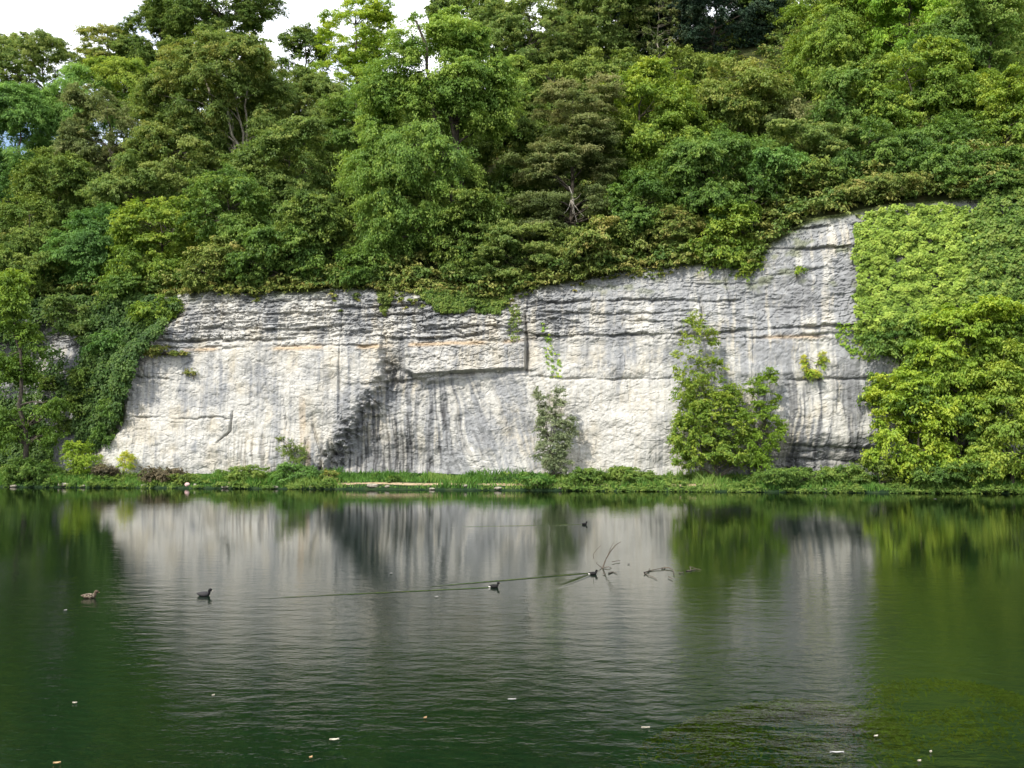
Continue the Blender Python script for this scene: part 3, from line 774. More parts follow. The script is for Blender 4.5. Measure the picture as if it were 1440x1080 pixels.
# ------------------------------------------------------------------ ivy and ledge plants
def ivy(label, region, n, mat, seed, lsize, out=.25, clump=.42, tint=.5, per=22, name='ivy', cat='ivy', extra=0):
    """overlapping leaf tufts that cling to the cliff within a photo polygon (list of u, v_top, v_bottom)"""
    r = np.random.default_rng(seed)
    us, vt, vb = zip(*region)
    u = r.uniform(us[0], us[-1], n); v = r.uniform(min(vt), max(vb), n)
    e = (fbm(u * .06, v * .06, seed=seed) - .5) * 26
    e2 = np.abs(fbm(u * .045 + 9, v * .045, seed=seed + 2) - .3) * 46
    thin = (fbm(u * .03 + 5, v * .03, seed=seed + 3) - .5) * 60
    ok = (u > us[0] + (e2 * .45 - 4 if us[-1] < 1480 else e2 * 1.5 + thin + r.normal(size=n) * 12)) & ((u < us[-1] - e2 + r.normal(size=n) * 9) | (us[-1] - us[0] < 60) | (us[-1] > 1480))
    ok &= (v > np.interp(u + e, us, vt) + e * .3) & (v < np.interp(u, us, vb) + e)
    u, v = u[ok], v[ok]
    p = cliff_pt(u, v)
    lump = fbm(p[:, 0] * 1.5, p[:, 2] * 1.5, seed=seed + 1, o=2)
    lift = out + extra * lump
    p[:, 1] -= lift
    idx = np.repeat(np.arange(len(p)), per); m_ = len(idx)
    dl = unit(r.normal(size=(m_, 3)))
    rr = r.uniform(.2, 1, m_)[:, None] ** .5
    pos = p[idx] + dl * rr * clump * np.array([1, .5, .8])
    pos[:, 1] -= .15 * (1 - rr[:, 0])
    nn = dl * .7 + np.array([-.12, -.65, .6]) + r.normal(size=(m_, 3)) * .3
    t = tint + .5 * (lump[idx] - .5) + r.uniform(-.2, .2, len(p))[idx] + r.uniform(-.14, .14, m_)
    LEAVES[0] += m_
    base = p.mean(0)
    o = obj(name, leaf_mesh(name, pos - base, nn, lsize * r.uniform(.7, 1.25, m_), t, M[mat], r, 1.2, .85), None, base)
    return tag(o, label, cat)
ivy('sheet of yellow-green ivy covering the rock at the right of the pale cliff', [(1203,318,470),(1225,300,490),(1260,292,500),(1330,288,480),(1385,290,440),(1425,300,420)], 3000, 'ivy', 11, .26, .2, .30, .5, 22, extra=.9)
ivy('darker green ivy on the rock at the right edge beside the yellow ivy', [(1362,310,470),(1400,268,520),(1445,262,560),(1500,262,600),(1700,262,640)], 5200, 'mid', 12, .28, .45, .42, .55, 20, extra=.9)
ivy('deep green ivy mass filling the gully left of the cliff corner', [(92,430,600),(110,400,640),(140,395,622),(165,400,590),(185,410,540),(205,420,500),(240,415,462)], 3600, 'ivyd', 13, .30, .7, .6, .5, 16, extra=1.9)
ivy('dark green ivy hanging above the hidden rock at the left edge', [(-170,380,640),(-40,380,470),(0,380,455),(40,385,435),(80,385,445),(100,385,460)], 2900, 'ivyd', 14, .28, .7, .6, .6, 18, extra=1.5)
ivy('dusky ivy veiling most of the grey rock behind the leaning waterside tree', [(-40,440,600),(10,450,600),(40,480,580),(70,500,560),(95,520,600),(110,480,640)], 700, 'ivyd', 23, .28, .6, .55, .55, 16, extra=1.5)
ivy('dark ivy trailing down to the waterside at the far left', [(-40,560,690),(0,570,690),(35,600,680),(60,615,650)], 1500, 'ivyd', 15, .3, .6, .6, .5, 16, extra=1.5)
ivy('thin strand of yellow creeper running down the joint in the middle of the cliff', [(714,430,480),(722,425,485),(732,440,475)], 150, 'olive', 16, .15, .06, .14, .6, 6, name='creeper', cat='creeper')
ivy('broken yellow-green creeper above the grey-leaved bush', [(757,440,470),(766,455,500),(775,480,528),(790,505,535)], 170, 'lime', 17, .15, .06, .14, .35, 6, name='creeper', cat='creeper')
ivy('ragged yellow creeper at the edge of the yellow ivy sheet above the ledge', [(1178,458,478),(1200,455,500),(1228,450,510)], 240, 'lime', 18, .16, .1, .16, .4, 6, name='creeper', cat='creeper')
ivy('ivy trail hanging from the cliff edge left of the big ash', [(528,395,420),(540,390,442),(552,395,425)], 420, 'fringe', 19, .2, .2, .22, .35, 12, name='ivy')
ivy('dark ivy hanging below the low trees under the big ash', [(590,395,412),(620,392,440),(660,395,432),(700,395,440),(720,395,415)], 1500, 'dark', 20, .24, .35, .3, .5, 12, name='ivy')

def ledge_plant(u, v, lobes, style, mat, label, name='ledge_shrub', cat='shrub', up=.25, **kw):
    p = cliff_pt(np.array([u]), np.array([v]))[0]
    p = p + np.array([0, -.05, 0])
    Y = p[1] - up
    return plant(name, p, [lobe_px(a, b_, w, h, Y) for a, b_, w, h in lobes], style, mat, label, cat, None, **kw)
ledge_plant(1143, 531, [(1132,512,14,34),(1155,510,18,44),(1143,524,26,16)], 'wisp', 'lime', 'forked yellow sprig growing from the thin ledge in the grey rock', tint=.7, lsize=.15)
ledge_plant(1124, 385, [(1124,380,18,16)], 'wisp', 'yellow', 'tiny green tuft on the grey rock below the bare white ledge', tint=.45)
ledge_plant(270, 528, [(268,524,20,12)], 'wisp', 'fringe', 'small dry tuft on the white rock near the left corner', tint=.6)
ledge_plant(225, 498, [(222,492,46,20),(250,497,30,10)], 'bush', 'fringe', 'dry brown-green tuft on the ledge at the left corner of the cliff', tint=.6)
ledge_plant(1050, 385, [(1048,370,40,44)], 'bush', 'bright', 'light green bush low on the grey rock under the hanging bush', tint=.55)

GUL = 'shrubs in the ivy gully'
for (u, v, lobes, st, mt, lab, tn) in [
    (150, 500, [(150,480,60,50),(175,500,40,40)], 'broad', 'blue', 'blue-green shrub high in the ivy gully left of the cliff corner', .3),
    (125, 560, [(120,540,60,50),(105,565,40,36)], 'broad', 'dark', 'dark shrub halfway down the ivy gully', .5),
    (165, 590, [(162,575,44,50),(150,610,44,44)], 'broad', 'mid', 'green shrub low in the ivy gully against the white corner', .25),
    (215, 450, [(208,440,60,44),(235,432,40,40)], 'broad', 'bright', 'bright green shrub at the top of the ivy gully beside the layered rock', .45),
    (110, 465, [(105,450,60,50),(85,430,50,40)], 'broad', 'olive', 'olive shrub at the top left of the ivy gully', .35),
    (60, 600, [(70,540,36,30),(92,600,40,36)], 'bush', 'dark', 'small dark shrub behind the leaning waterside tree', .5),
]:
    ledge_plant(u, v, lobes, st, mt, lab, 'gully_shrub', 'shrub', .9, tint=tn)
# ------------------------------------------------------------------ plants on the bank
def bank_plant(px, d, lobes, style, mat, label, name='waterside_shrub', cat='shrub', group='shrubs along the lake bank', **kw):
    x = (px - 720) / F * 98
    for _ in range(5): x = (px - 720) / F * (float(Yw(x)) + d)
    Y = float(Yw(x)) + d
    base = (x, Y, float(ground_z(x, Y)) - .05)
    return plant(name, base, [lobe_px(*(list(l[:4]) + [Y] + list(l[4:]))) for l in lobes], style, mat, label, cat, group, **kw)
bank_plant(40, 2.0, [(15,420,90,90),(40,480,50,50),(15,520,80,80),(70,575,60,44),(10,600,90,80),(50,610,80,50),(20,450,70,60)], 'broad', 'bright', 'waterside tree at the left edge with a dark leaning trunk', name='broadleaf_tree', cat='tree', group=None, tint=.22, trunk_r=.3, cover=.75, top_tint=.3, window=(22,590,62,668))
R4 = 'trees at the waterside right of the cliff'
bank_plant(1285, 1.6, [(1265,545,90,80),(1300,590,110,90),(1255,600,70,70),(1310,640,90,60),(1265,645,60,50),(1240,640,40,40)], 'broad', 'yellow', 'low yellow-green maple overhanging the water beside the grey end of the cliff', name='maple_tree', cat='tree', group=R4, tint=.6, lsize=.28)
bank_plant(1345, 2.8, [(1345,470,130,90),(1310,500,90,80),(1390,440,110,70),(1375,530,110,100),(1330,555,90,80)], 'broad', 'yellow', 'taller yellow-green maple rising before the ivy behind the low maple', name='maple_tree', cat='tree', group=R4, tint=.45, lsize=.30)
bank_plant(1420, 1.0, [(1410,590,90,120),(1430,520,90,110),(1395,645,70,60),(1440,650,90,60)], 'broad', 'bright', 'spreading green maple at the right edge with boughs low over the water', name='maple_tree', cat='tree', group=R4, tint=.62, lsize=.28)
bank_plant(1275, 4.2, [(1260,475,90,70),(1235,545,40,60),(1290,465,60,60)], 'broad', 'mid', 'dull green tree against the foot of the ivy sheet', name='broadleaf_tree', cat='tree', group=R4, tint=.4)
bank_plant(1350, .8, [(1345,660,90,40),(1310,668,60,30)], 'bush', 'mid', 'shaded green bush low beneath the waterside maples', tint=.3)
bank_plant(1235, 1.4, [(1232,655,50,40),(1262,668,40,24)], 'bush', 'dark', 'dark bush at the water edge left of the low yellow-green maple', tint=.55)
bank_plant(1385, 4.0, [(1400,470,110,110),(1360,520,110,90),(1430,450,80,90),(1300,510,80,60)], 'broad', 'bright', 'green tree between the two yellow-green maples and the dark ivy', name='broadleaf_tree', cat='tree', group=R4, tint=.4)
bank_plant(1345, 3.4, [(1345,600,120,110),(1290,560,90,80)], 'broad', 'mid', 'shaded tree between the low maple and the spreading maple', name='broadleaf_tree', cat='tree', group=R4, tint=.35)
# the sapling and bushes before the grey rock
bank_plant(985, 3.0, [(978,452,40,30),(990,468,36,30),(968,482,42,34),(988,505,46,34),(962,520,40,30),(985,540,60,40),(960,556,44,34),(1004,482,22,20),(955,500,20,20),(975,580,60,50),(1005,545,50,44),(955,600,30,50),(1000,518,46,40),(985,565,70,50),(1025,552,46,40),(972,530,56,44)], 'wisp', 'bright', 'tall airy sapling with pale green leaves before the grey rock', name='sapling', cat='sapling', group=None, tint=.6, bark='pale', trunk_r=.07, cover=.40, lsize=.17)
bank_plant(1010, 2.4, [(985,590,60,50),(965,612,50,50),(1012,575,44,50),(1035,600,60,60),(1028,560,36,40),(995,632,80,46),(1035,640,80,40),(968,645,50,36),(955,630,24,40),(1005,610,50,40)], 'wisp', 'bright', 'loose green bush at the foot of the tall airy sapling', tint=.5, lsize=.20, cover=.68)
bank_plant(1068, 2.8, [(1066,545,36,44),(1085,528,30,30),(1058,580,56,46),(1082,585,40,50),(1072,618,60,44),(1060,645,60,36),(1095,600,24,24),(1090,560,20,24)], 'bush', 'yellow', 'upright yellow-green shrub with pale sprays right of the loose green bush', tint=.25, cover=.7)
bank_plant(778, 2.6, [(768,570,34,50),(785,560,26,40),(776,600,46,50),(790,610,34,50),(772,632,52,50),(784,652,50,36),(757,555,16,26),(803,600,18,40),(762,600,20,40)], 'wisp', 'willow', 'grey-leaved upright shrub standing alone before the white rock', tint=.6, cover=.72, lsize=.17)
bank_plant(112, 2.2, [(110,640,50,40),(125,652,50,36),(98,628,22,20)], 'wisp', 'yellow', 'bright yellow shrub on the bank left of the cliff foot', tint=.45, cover=1.2)
bank_plant(175, 3.0, [(176,648,30,30)], 'wisp', 'lime', 'small yellow shrub against the white foot of the cliff', tint=.7, cover=1.1)
bank_plant(352, 1.5, [(350,665,56,28),(335,672,34,18)], 'bush', 'mid', 'low green bush left of the arching twiggy shrub', tint=.6)
bank_plant(415, 1.5, [(412,664,60,34),(438,668,36,26),(398,672,34,22)], 'bush', 'blue', 'rounded blue-green bush beneath the arching twiggy shrub', tint=.45)
bank_plant(410, 3.2, [(404,630,28,26),(418,640,32,30),(394,618,14,12)], 'wisp', 'olive', 'arching twiggy shrub above the rounded blue-green bush', tint=.5)
bank_plant(462, 1.3, [(462,670,30,22)], 'bush', 'fringe', 'brownish low bush just left of the bare path', tint=.55)
bank_plant(553, 1.6, [(553,674,18,16)], 'bush', 'mid', 'tiny green tuft beside the middle of the bare path', name='waterside_tuft', cat='tuft', tint=.3)
bank_plant(758, .9, [(756,674,60,26)], 'bush', 'grass', 'grassy green tussock at the water below the grey-leaved shrub', name='waterside_tuft', cat='tuft', tint=.4)
bank_plant(828, 1.2, [(822,668,46,24),(842,672,36,22)], 'bush', 'mid', 'dark-based green bush right of the grassy tussock', tint=.45)
bank_plant(880, 1.6, [(878,666,56,26),(905,670,40,22)], 'bush', 'mid', 'spreading green bush before the white rock left of the sapling', tint=.55)
bank_plant(1110, 1.4, [(1100,668,80,30),(1150,668,70,30)], 'bush', 'mid', 'wide dusky bush on the bank under the dark layered rock', tint=.4)
bank_plant(1195, 1.6, [(1190,668,60,34)], 'bush', 'mid', 'green bush between the wide dusky bush and the maples', tint=.5)
bank_plant(240, 1.4, [(238,668,50,24),(215,666,40,26)], 'bush', 'rust', 'russet low bush at the white foot of the cliff', tint=.5)
bank_plant(258, 1.0, [(255,672,34,20)], 'bush', 'dark', 'dark little bush behind the pink litter on the bank', tint=.6)
bank_plant(62, 1.2, [(60,664,60,34),(30,660,50,44)], 'bush', 'mid', 'green bush below the dark leaning trunk at the left', tint=.35)
bank_plant(148, 1.8, [(150,664,50,24)], 'bush', 'rust', 'reddish brown weeds between the two yellow shrubs', tint=.45)

# grass and weeds along the bank
rng = np.random.default_rng(31)
n = 52000
x = rng.uniform(-62, 56, n); d_ = rng.uniform(.05, 1, n) ** 1.1 * 4.4
uu = 720 + F * x / (Yw(x) + d_)
keep = rng.uniform(size=n) < .25 + 1.1 * fbm(x * .5, d_ * .7, seed=33)
keep &= ~((uu > 290) & (uu < 1010) & (d_ > .55) & (d_ < 1.6) & (rng.uniform(size=n) < np.where((uu > 475) & (uu < 650), .97, .6)))
x, d_ = x[keep], d_[keep]; n = len(x)
y = Yw(x) + d_
h = rng.uniform(.18, .60, n) * (.35 + 1.5 * sst(.3, .75, fbm(x * .4, d_ * .4, seed=34)))
b0 = np.stack([x, y, ground_z(x, y) - .03], 1)
an = rng.uniform(0, 6.28, n); w = rng.uniform(.03, .07, n)
dv = np.stack([np.cos(an) * w, np.sin(an) * w, 0 * w], 1)
ln = rng.normal(size=(n, 2)) * .3
tip = b0 + np.stack([ln[:, 0] * h, ln[:, 1] * h, h], 1)
midp = b0 * .5 + tip * .5 + np.stack([-ln[:, 0] * h * .2, -ln[:, 1] * h * .2, h * .06], 1)
V = np.stack([b0 - dv, b0 + dv, midp + dv * .8, tip, midp - dv * .8], 1).reshape(-1, 3)
tag(obj('grass', make_mesh('grass', V, np.arange(5 * n), 5, M['grass'], False, {'tint': np.clip(.5 + (fbm(x * .3, d_ * .3, seed=35) - .5) * 1.2 + rng.uniform(-.2, .2, n), 0, 1)})), 'bright green grass along the lake bank', None, None, 'stuff')
n = 2600
x = rng.uniform(-60, 52, n); d_ = rng.uniform(0, 1, n) ** 1.7 * 4.2 - .45
uu = 720 + F * x / (Yw(x) + d_)
ok = ~((uu > 470) & (uu < 650) & (d_ < 1.9)) & (rng.uniform(size=n) < np.where((uu > 470) & (uu < 740), .2, np.where(uu > 900, 1, .65)) * (.15 + 1.5 * sst(.35, .6, fbm(x * .35, d_ * .3, seed=37))))
x, d_ = x[ok], d_[ok]; y = Yw(x) + d_
scatter_clumps('bank_weeds', np.stack([x, y, np.maximum(ground_z(x, y), 0) + (.14 + rng.uniform(0, .45, len(x)) * sst(.4, .7, fbm(x * .22, x * 0, seed=38)))], 1), rng.uniform(.15, .48, len(x)), M['mid'], 'mixed leafy weeds crowding the lake bank', .15, 90, .8, .48)

# stones and litter on the bank
m_stone = noise_mat('pale_stone', [(.3,(.16,.15,.12)),(.55,(.28,.26,.21)),(.7,(.42,.39,.33))], 4)
m_litter = noise_mat('pink_plastic', [(.3,(.55,.36,.34)),(.7,(.70,.52,.50))], 5, .45)
def lump(name, px, py, size, mat, label, cat, seed, d=.5):
    r = np.random.default_rng(seed)
    x = (px - 720) / F * 97
    for _ in range(5): x = (px - 720) / F * (float(Yw(x)) + d)
    Y = float(Yw(x)) + d
    nu, nv = 14, 9
    th = np.linspace(0, 2 * math.pi, nu, endpoint=False)[None]; ph = np.linspace(.05, math.pi - .05, nv)[:, None]
    dx = np.stack([np.sin(ph) * np.cos(th), np.sin(ph) * np.sin(th), np.cos(ph) * np.ones_like(th)], -1)
    k = .65 + .7 * fbm(dx[..., 0] * 1.5 + seed, dx[..., 1] * 1.5, dx[..., 2] * 1.5, seed=seed)
    V = (dx * k[..., None] * np.array(size)).reshape(-1, 3)
    i = np.arange(nv - 1)[:, None] * nu; j = np.arange(nu)[None]; kk = (j + 1) % nu
    Fc = np.stack([i + j, i + nu + j, i + nu + kk, i + kk], -1).reshape(-1, 4)
    me = make_mesh(name, V, Fc, 4, mat, False)
    return tag(obj(name, me, None, (x, Y, float(ground_z(x, Y)) + size[2] * .55)), label, cat)
lump('stone', 525, 685, (.55,.3,.2), m_stone, 'pale flat stone at the water edge before the bare path', 'stone', 3, .3)
lump('stone', 655, 684, (.3,.25,.14), m_stone, 'small white stone on the bank right of the bare path', 'stone', 4, .5)
lump('stone', 545, 684, (.25,.2,.12), m_stone, 'little stone right beside the pale flat stone', 'stone', 5, .3)
lump('stone', 92, 681, (.6,.35,.2), m_stone, 'low grey stone at the water edge below the yellow shrub', 'stone', 6, .25)
lump('litter', 265, 681, (.26,.2,.2), m_litter, 'crumpled pink piece of litter at the water edge', 'litter', 7, .35)
lump('litter', 276, 682, (.14,.12,.14), m_stone, 'crumpled white scrap right beside the pink litter', 'litter', 8, .35)

for k, (px, sz, lab) in enumerate([
    (22,.35,'mossy stone at the water edge at the far left'), (118,.28,'grey stone at the water edge under the bright yellow shrub'), (205,.3,'rounded stone at the water edge below the russet bush'),
    (318,.35,'tan stone at the water edge left of the low green bush'), (388,.3,'half-sunk stone between the low green bush and the blue-green bush'), (440,.26,'stone at the right foot of the blue-green bush'),
    (608,.28,'half-sunk stone below the middle of the bare path'), (700,.34,'tan stone at the water edge left of the grassy tussock'), (790,.3,'dark wet stone right of the grassy tussock'),
    (925,.3,'stone at the water edge below the loose green bush'), (1060,.3,'stone at the water edge below the upright yellow-green shrub'), (1160,.34,'stone at the water edge under the wide dusky bush')]):
    lump('stone', px, 688, (sz, sz * .7, sz * .42), m_stone, lab, 'stone', 60 + k, .05 + .1 * (k % 3))
# ------------------------------------------------------------------ water
m, nt, out = new_mat('lake_water'); N = nt.nodes; L = nt.links
tc = N.new('ShaderNodeTexCoord')
def noise(scale, detail, rough_=.5, stretch=None):
    no = N.new('ShaderNodeTexNoise'); no.inputs['Scale'].default_value = scale; no.inputs['Detail'].default_value = detail
    no.inputs['Roughness'].default_value = rough_
    if stretch:
        mp = N.new('ShaderNodeMapping'); mp.inputs['Scale'].default_value = stretch
        mp.inputs['Rotation'].default_value = (0, 0, R(8)); L.new(tc.outputs['Object'], mp.inputs[0]); L.new(mp.outputs[0], no.inputs['Vector'])
    else: L.new(tc.outputs['Object'], no.inputs['Vector'])
    return no.outputs['Fac']
def math_(op, a, b_=None, c_=None):
    n_ = N.new('ShaderNodeMath'); n_.operation = op
    for i, v in enumerate((a, b_, c_)):
        if v is None: continue
        if isinstance(v, (int, float)): n_.inputs[i].default_value = v
        else: L.new(v, n_.inputs[i])
    return n_.outputs[0]
def maprange(v, a, b_, c_, d__, smooth=True):
    n_ = N.new('ShaderNodeMapRange'); n_.interpolation_type = 'SMOOTHSTEP' if smooth else 'LINEAR'
    L.new(v, n_.inputs[0])
    for i, q in enumerate((a, b_, c_, d__)): n_.inputs[i + 1].default_value = q
    return n_.outputs[0]
sep = N.new('ShaderNodeSeparateXYZ'); L.new(tc.outputs['Object'], sep.inputs[0])
sx, sy = sep.outputs[0], sep.outputs[1]
patch = maprange(noise(.07, 2, .5, (1, 1.6, 1)), .38, .64, .55, 1.0)         # breeze patches
rip = math_('ADD', math_('MULTIPLY', noise(2.0, 4, .6, (.85, 1.2, 1)), 1.15), math_('MULTIPLY', noise(.55, 2, .5, (.8, 1.3, 1)), .7))
swell = maprange(sy, 13, 36, 1.0, .16)
near = maprange(sy, 9, 15, .65, 1.0)
h = math_('MULTIPLY', math_('MULTIPLY', rip, patch), math_('MULTIPLY', swell, near))
def wake(p0, p1, width, amp):
    """a thin travelling ridge along a line on the water"""
    ax, ay = p0[0], p0[1]; ex, ey = p1[0] - ax, p1[1] - ay; ll = math.hypot(ex, ey); ex /= ll; ey /= ll
    dx = math_('SUBTRACT', sx, ax); dy = math_('SUBTRACT', sy, ay)
    t = math_('ADD', math_('MULTIPLY', dx, ex), math_('MULTIPLY', dy, ey))
    s = math_('SUBTRACT', math_('MULTIPLY', dx, ey), math_('MULTIPLY', dy, ex))
    g_ = math_('POWER', 2.718, math_('MULTIPLY', math_('POWER', math_('DIVIDE', math_('ABSOLUTE', s), width), 2.0), -1.0))
    g_ = math_('MULTIPLY', g_, maprange(t, 0, .15, 0, 1))
    g_ = math_('MULTIPLY', g_, maprange(t, ll * .35, ll, 1, 0))
    return math_('MULTIPLY', g_, amp)
h = math_('ADD', h, wake(Pz(696, 826), Pz(300, 845), .08, .55))
h = math_('ADD', h, wake(Pz(832, 806), Pz(520, 832), .09, .7))
h = math_('ADD', h, wake(Pz(832, 808), Pz(770, 832), .09, .7))
h = math_('ADD', h, wake(Pz(820, 738), Pz(600, 742), .16, .6))
bp = N.new('ShaderNodeBump'); bp.inputs['Strength'].default_value = 1.0; bp.inputs['Distance'].default_value = .024
L.new(h, bp.inputs['Height'])
fr = N.new('ShaderNodeFresnel'); fr.inputs['IOR'].default_value = 1.40; L.new(bp.outputs[0], fr.inputs['Normal'])
tr = N.new('ShaderNodeBsdfTransparent'); tr.inputs[0].default_value = (.37, .54, .42, 1)
gl = N.new('ShaderNodeBsdfGlossy'); gl.inputs['Roughness'].default_value = .03; L.new(bp.outputs[0], gl.inputs['Normal'])
mx = N.new('ShaderNodeMixShader'); L.new(fr.outputs[0], mx.inputs[0]); L.new(tr.outputs[0], mx.inputs[1]); L.new(gl.outputs[0], mx.inputs[2])
L.new(mx.outputs[0], out.inputs[0])
xs_ = np.array([-900, 900.]); ys_ = np.array([-250., 300])
X, Y_ = np.meshgrid(xs_, ys_)
lake = obj('water', make_mesh('water', np.stack([X, Y_, X * 0], -1).reshape(-1, 3), grid_faces(2, 2), 4, m, False))
tag(lake, 'dark green lake with fine ripples mirroring the cliff', 'lake', None, 'structure')

# water weed just under the surface
def weed_bed(name, ctr, rx, ry, n, label, seed, tint, top=.20):
    r = np.random.default_rng(seed)
    a = r.uniform(0, 6.28, n); q = r.uniform(0, 1, n) ** .5
    x = ctr[0] + np.cos(a) * q * rx; y = ctr[1] + np.sin(a) * q * ry + np.cos(a) * q * rx * .35
    f_ = fbm(x * .75 - y * .3, y * 1.5, seed=seed, o=4, g=.6)
    ok = r.uniform(size=n) < np.clip(1.15 - q, 0, 1) ** 1.3 * sst(.36, .62, f_)
    x, y, q, f_ = x[ok], y[ok], q[ok], f_[ok]; n = len(x)
    z = -top - .5 * q ** 2 - .4 * (1 - f_) * r.uniform(.2, 1, n)
    nn = np.array([0, -.15, 1.]) + r.normal(size=(n, 3)) * .35
    me = leaf_mesh(name, np.stack([x, y, z], 1), nn, r.uniform(.05, .14, n), tint + (f_ - .5) * 1.1 + r.uniform(-.15, .15, n), M['weed'], r, 0, .35)
    return tag(obj(name, me), label, None, None, 'stuff')
weed_bed('water_weed', Pz(1090, 990, -.1), 2.0, 1.3, 42000, 'olive water weed under the surface before the right half of the cliff', 51, .85, .06)
weed_bed('submerged_weed', Pz(1330, 965, -.2), 2.0, 2.6, 30000, 'yellow-green water weed under the surface at the right edge', 52, .6)

# ------------------------------------------------------------------ birds
def loft(spine, sides=12):
    """spine rows: x, z, half width, half height; a closed body along x"""
    s = np.array(spine, float)
    k = np.linspace(0, len(s) - 1, (len(s) - 1) * 3 + 1)
    s = np.stack([np.interp(k, np.arange(len(s)), s[:, i]) for i in range(4)], 1)
    for _ in range(2): s[1:-1] = .25 * s[:-2] + .5 * s[1:-1] + .25 * s[2:]
    pts = np.stack([s[:, 0], 0 * s[:, 0], s[:, 1]], 1)
    tan = unit(np.gradient(pts, axis=0)); side = np.array([0, 1., 0]); up = np.cross(tan, side) * -1
    ang = np.arange(sides) * 2 * math.pi / sides
    V = pts[:, None] + s[:, 2, None, None] * side * np.cos(ang)[None, :, None] + s[:, 3, None, None] * up[:, None] * np.sin(ang)[None, :, None]
    n = len(pts)
    i = np.arange(n - 1)[:, None] * sides; j = np.arange(sides)[None]; kk = (j + 1) % sides
    return V.reshape(-1, 3), np.stack([i + j, i + kk, i + sides + kk, i + sides + j], -1).reshape(-1, 4)
BIRD = [(-.205,.085,.008,.006),(-.17,.080,.040,.022),(-.11,.066,.080,.058),(-.03,.058,.098,.078),(.05,.056,.094,.076),(.095,.062,.072,.064),
        (.120,.095,.046,.044),(.130,.135,.038,.038),(.140,.163,.044,.043),(.168,.170,.042,.041),(.192,.158,.028,.027),(.207,.147,.009,.009)]
def bird_mat(name, body, head, flank, flecks=0.0):
    m, nt, out = new_mat(name); N = nt.nodes; L = nt.links
    b = N.new('ShaderNodeBsdfPrincipled'); b.inputs['Roughness'].default_value = .75; b.inputs['Specular IOR Level'].default_value = .2
    tc = N.new('ShaderNodeTexCoord'); sp = N.new('ShaderNodeSeparateXYZ'); L.new(tc.outputs['Object'], sp.inputs[0])
    def mr(v, a, b_):
        n_ = N.new('ShaderNodeMapRange'); L.new(v, n_.inputs[0]); n_.inputs[1].default_value = a; n_.inputs[2].default_value = b_; return n_.outputs[0]
    no = N.new('ShaderNodeTexNoise'); no.inputs['Scale'].default_value = 38; no.inputs['Detail'].default_value = 2
    mp = N.new('ShaderNodeMapping'); mp.inputs['Scale'].default_value = (.6, 1, 1.4); L.new(tc.outputs['Object'], mp.inputs[0]); L.new(mp.outputs[0], no.inputs['Vector'])
    x1 = N.new('ShaderNodeMix'); x1.data_type = 'RGBA'; x1.inputs[6].default_value = (*body, 1); x1.inputs[7].default_value = (*flank, 1)
    fl = N.new('ShaderNodeMath'); fl.operation = 'MULTIPLY'; L.new(mr(no.outputs['Fac'], .48, .60), fl.inputs[0]); fl.inputs[1].default_value = flecks
    L.new(fl.outputs[0], x1.inputs[0])
    x2 = N.new('ShaderNodeMix'); x2.data_type = 'RGBA'; x2.inputs[7].default_value = (*head, 1); L.new(x1.outputs[2], x2.inputs[6])
    L.new(mr(sp.outputs[0], .085, .12), x2.inputs[0])
    L.new(x2.outputs[2], b.inputs['Base Color']); L.new(b.outputs[0], out.inputs[0])
    return m
def plain(name, c, rough=.5):
    m, nt, out = new_mat(name); b = nt.nodes.new('ShaderNodeBsdfPrincipled'); b.inputs['Base Color'].default_value = (*c, 1)
    b.inputs['Roughness'].default_value = rough; nt.links.new(b.outputs[0], out.inputs[0]); return m
m_white = plain('white_feather', (.75,.73,.68)); m_bill = plain('horn_bill', (.55,.50,.42)); m_eye = plain('dark_eye', (.01,.01,.01), .2); m_billd = plain('dull_bill', (.22,.16,.06))
mb_grey = bird_mat('slate_plumage', (.032,.031,.033), (.004,.004,.005), (.055,.052,.055), .5)
mb_black = bird_mat('black_plumage', (.012,.012,.012), (.006,.006,.006), (.03,.028,.025), .4)
mb_brown = bird_mat('mottled_plumage', (.040,.028,.018), (.07,.052,.034), (.34,.28,.21), .8)
def bird(name, px, py, scale, heading, mat, label, cat, bill=m_bill, tail=False, group=None):
    p = Pz(px, py)
    root = empty(name, (p[0], p[1], -.012), label, cat, group)
    root.rotation_euler = (0, 0, heading); root.scale = (scale * .86,) * 3
    V, Fc = loft(BIRD)
    obj('body', make_mesh('body', V, Fc, 4, mat, True), root)
    V, Fc = loft([(.185,.154,.014,.017),(.205,.149,.012,.013),(.225,.143,.008,.008),(.240,.140,.002,.002)], 8)
    obj('bill', make_mesh('bill', V, Fc, 4, bill, True), root)
    for s in (-1, 1):
        V, Fc = loft([(.158,.164,.001,.001),(.161,.164,.005,.006),(.167,.164,.006,.007),(.173,.164,.005,.006),(.176,.164,.001,.001)], 8)
        V[:, 1] += s * .034
        obj('eye', make_mesh('eye', V, Fc, 4, m_eye, True), root)
    for s in (-1, 1):   # folded wings
        V, Fc = loft([(-.175,.098,.004,.006),(-.12,.088,.014,.026),(-.03,.078,.020,.040),(.05,.072,.018,.038),(.085,.066,.005,.012)], 10)
        V[:, 1] += s * (.068 - .25 * np.clip(-V[:, 0] - .03, 0, 1))
        obj('wing', make_mesh('wing', V, Fc, 4, mat, True), root)
    if tail:
        V, Fc = loft([(-.215,.052,.006,.006),(-.20,.055,.030,.020),(-.165,.048,.050,.030),(-.135,.045,.04,.02)], 10)
        obj('tail', make_mesh('tail', V, Fc, 4, m_white, True), root)
    return root
WB = 'dark water birds on the lake'
bird('water_bird', 287, 838, 1.0, R(6), mb_grey, 'slate-grey water bird with a black head, the largest of the dark birds on the lake', 'water bird', group=WB)
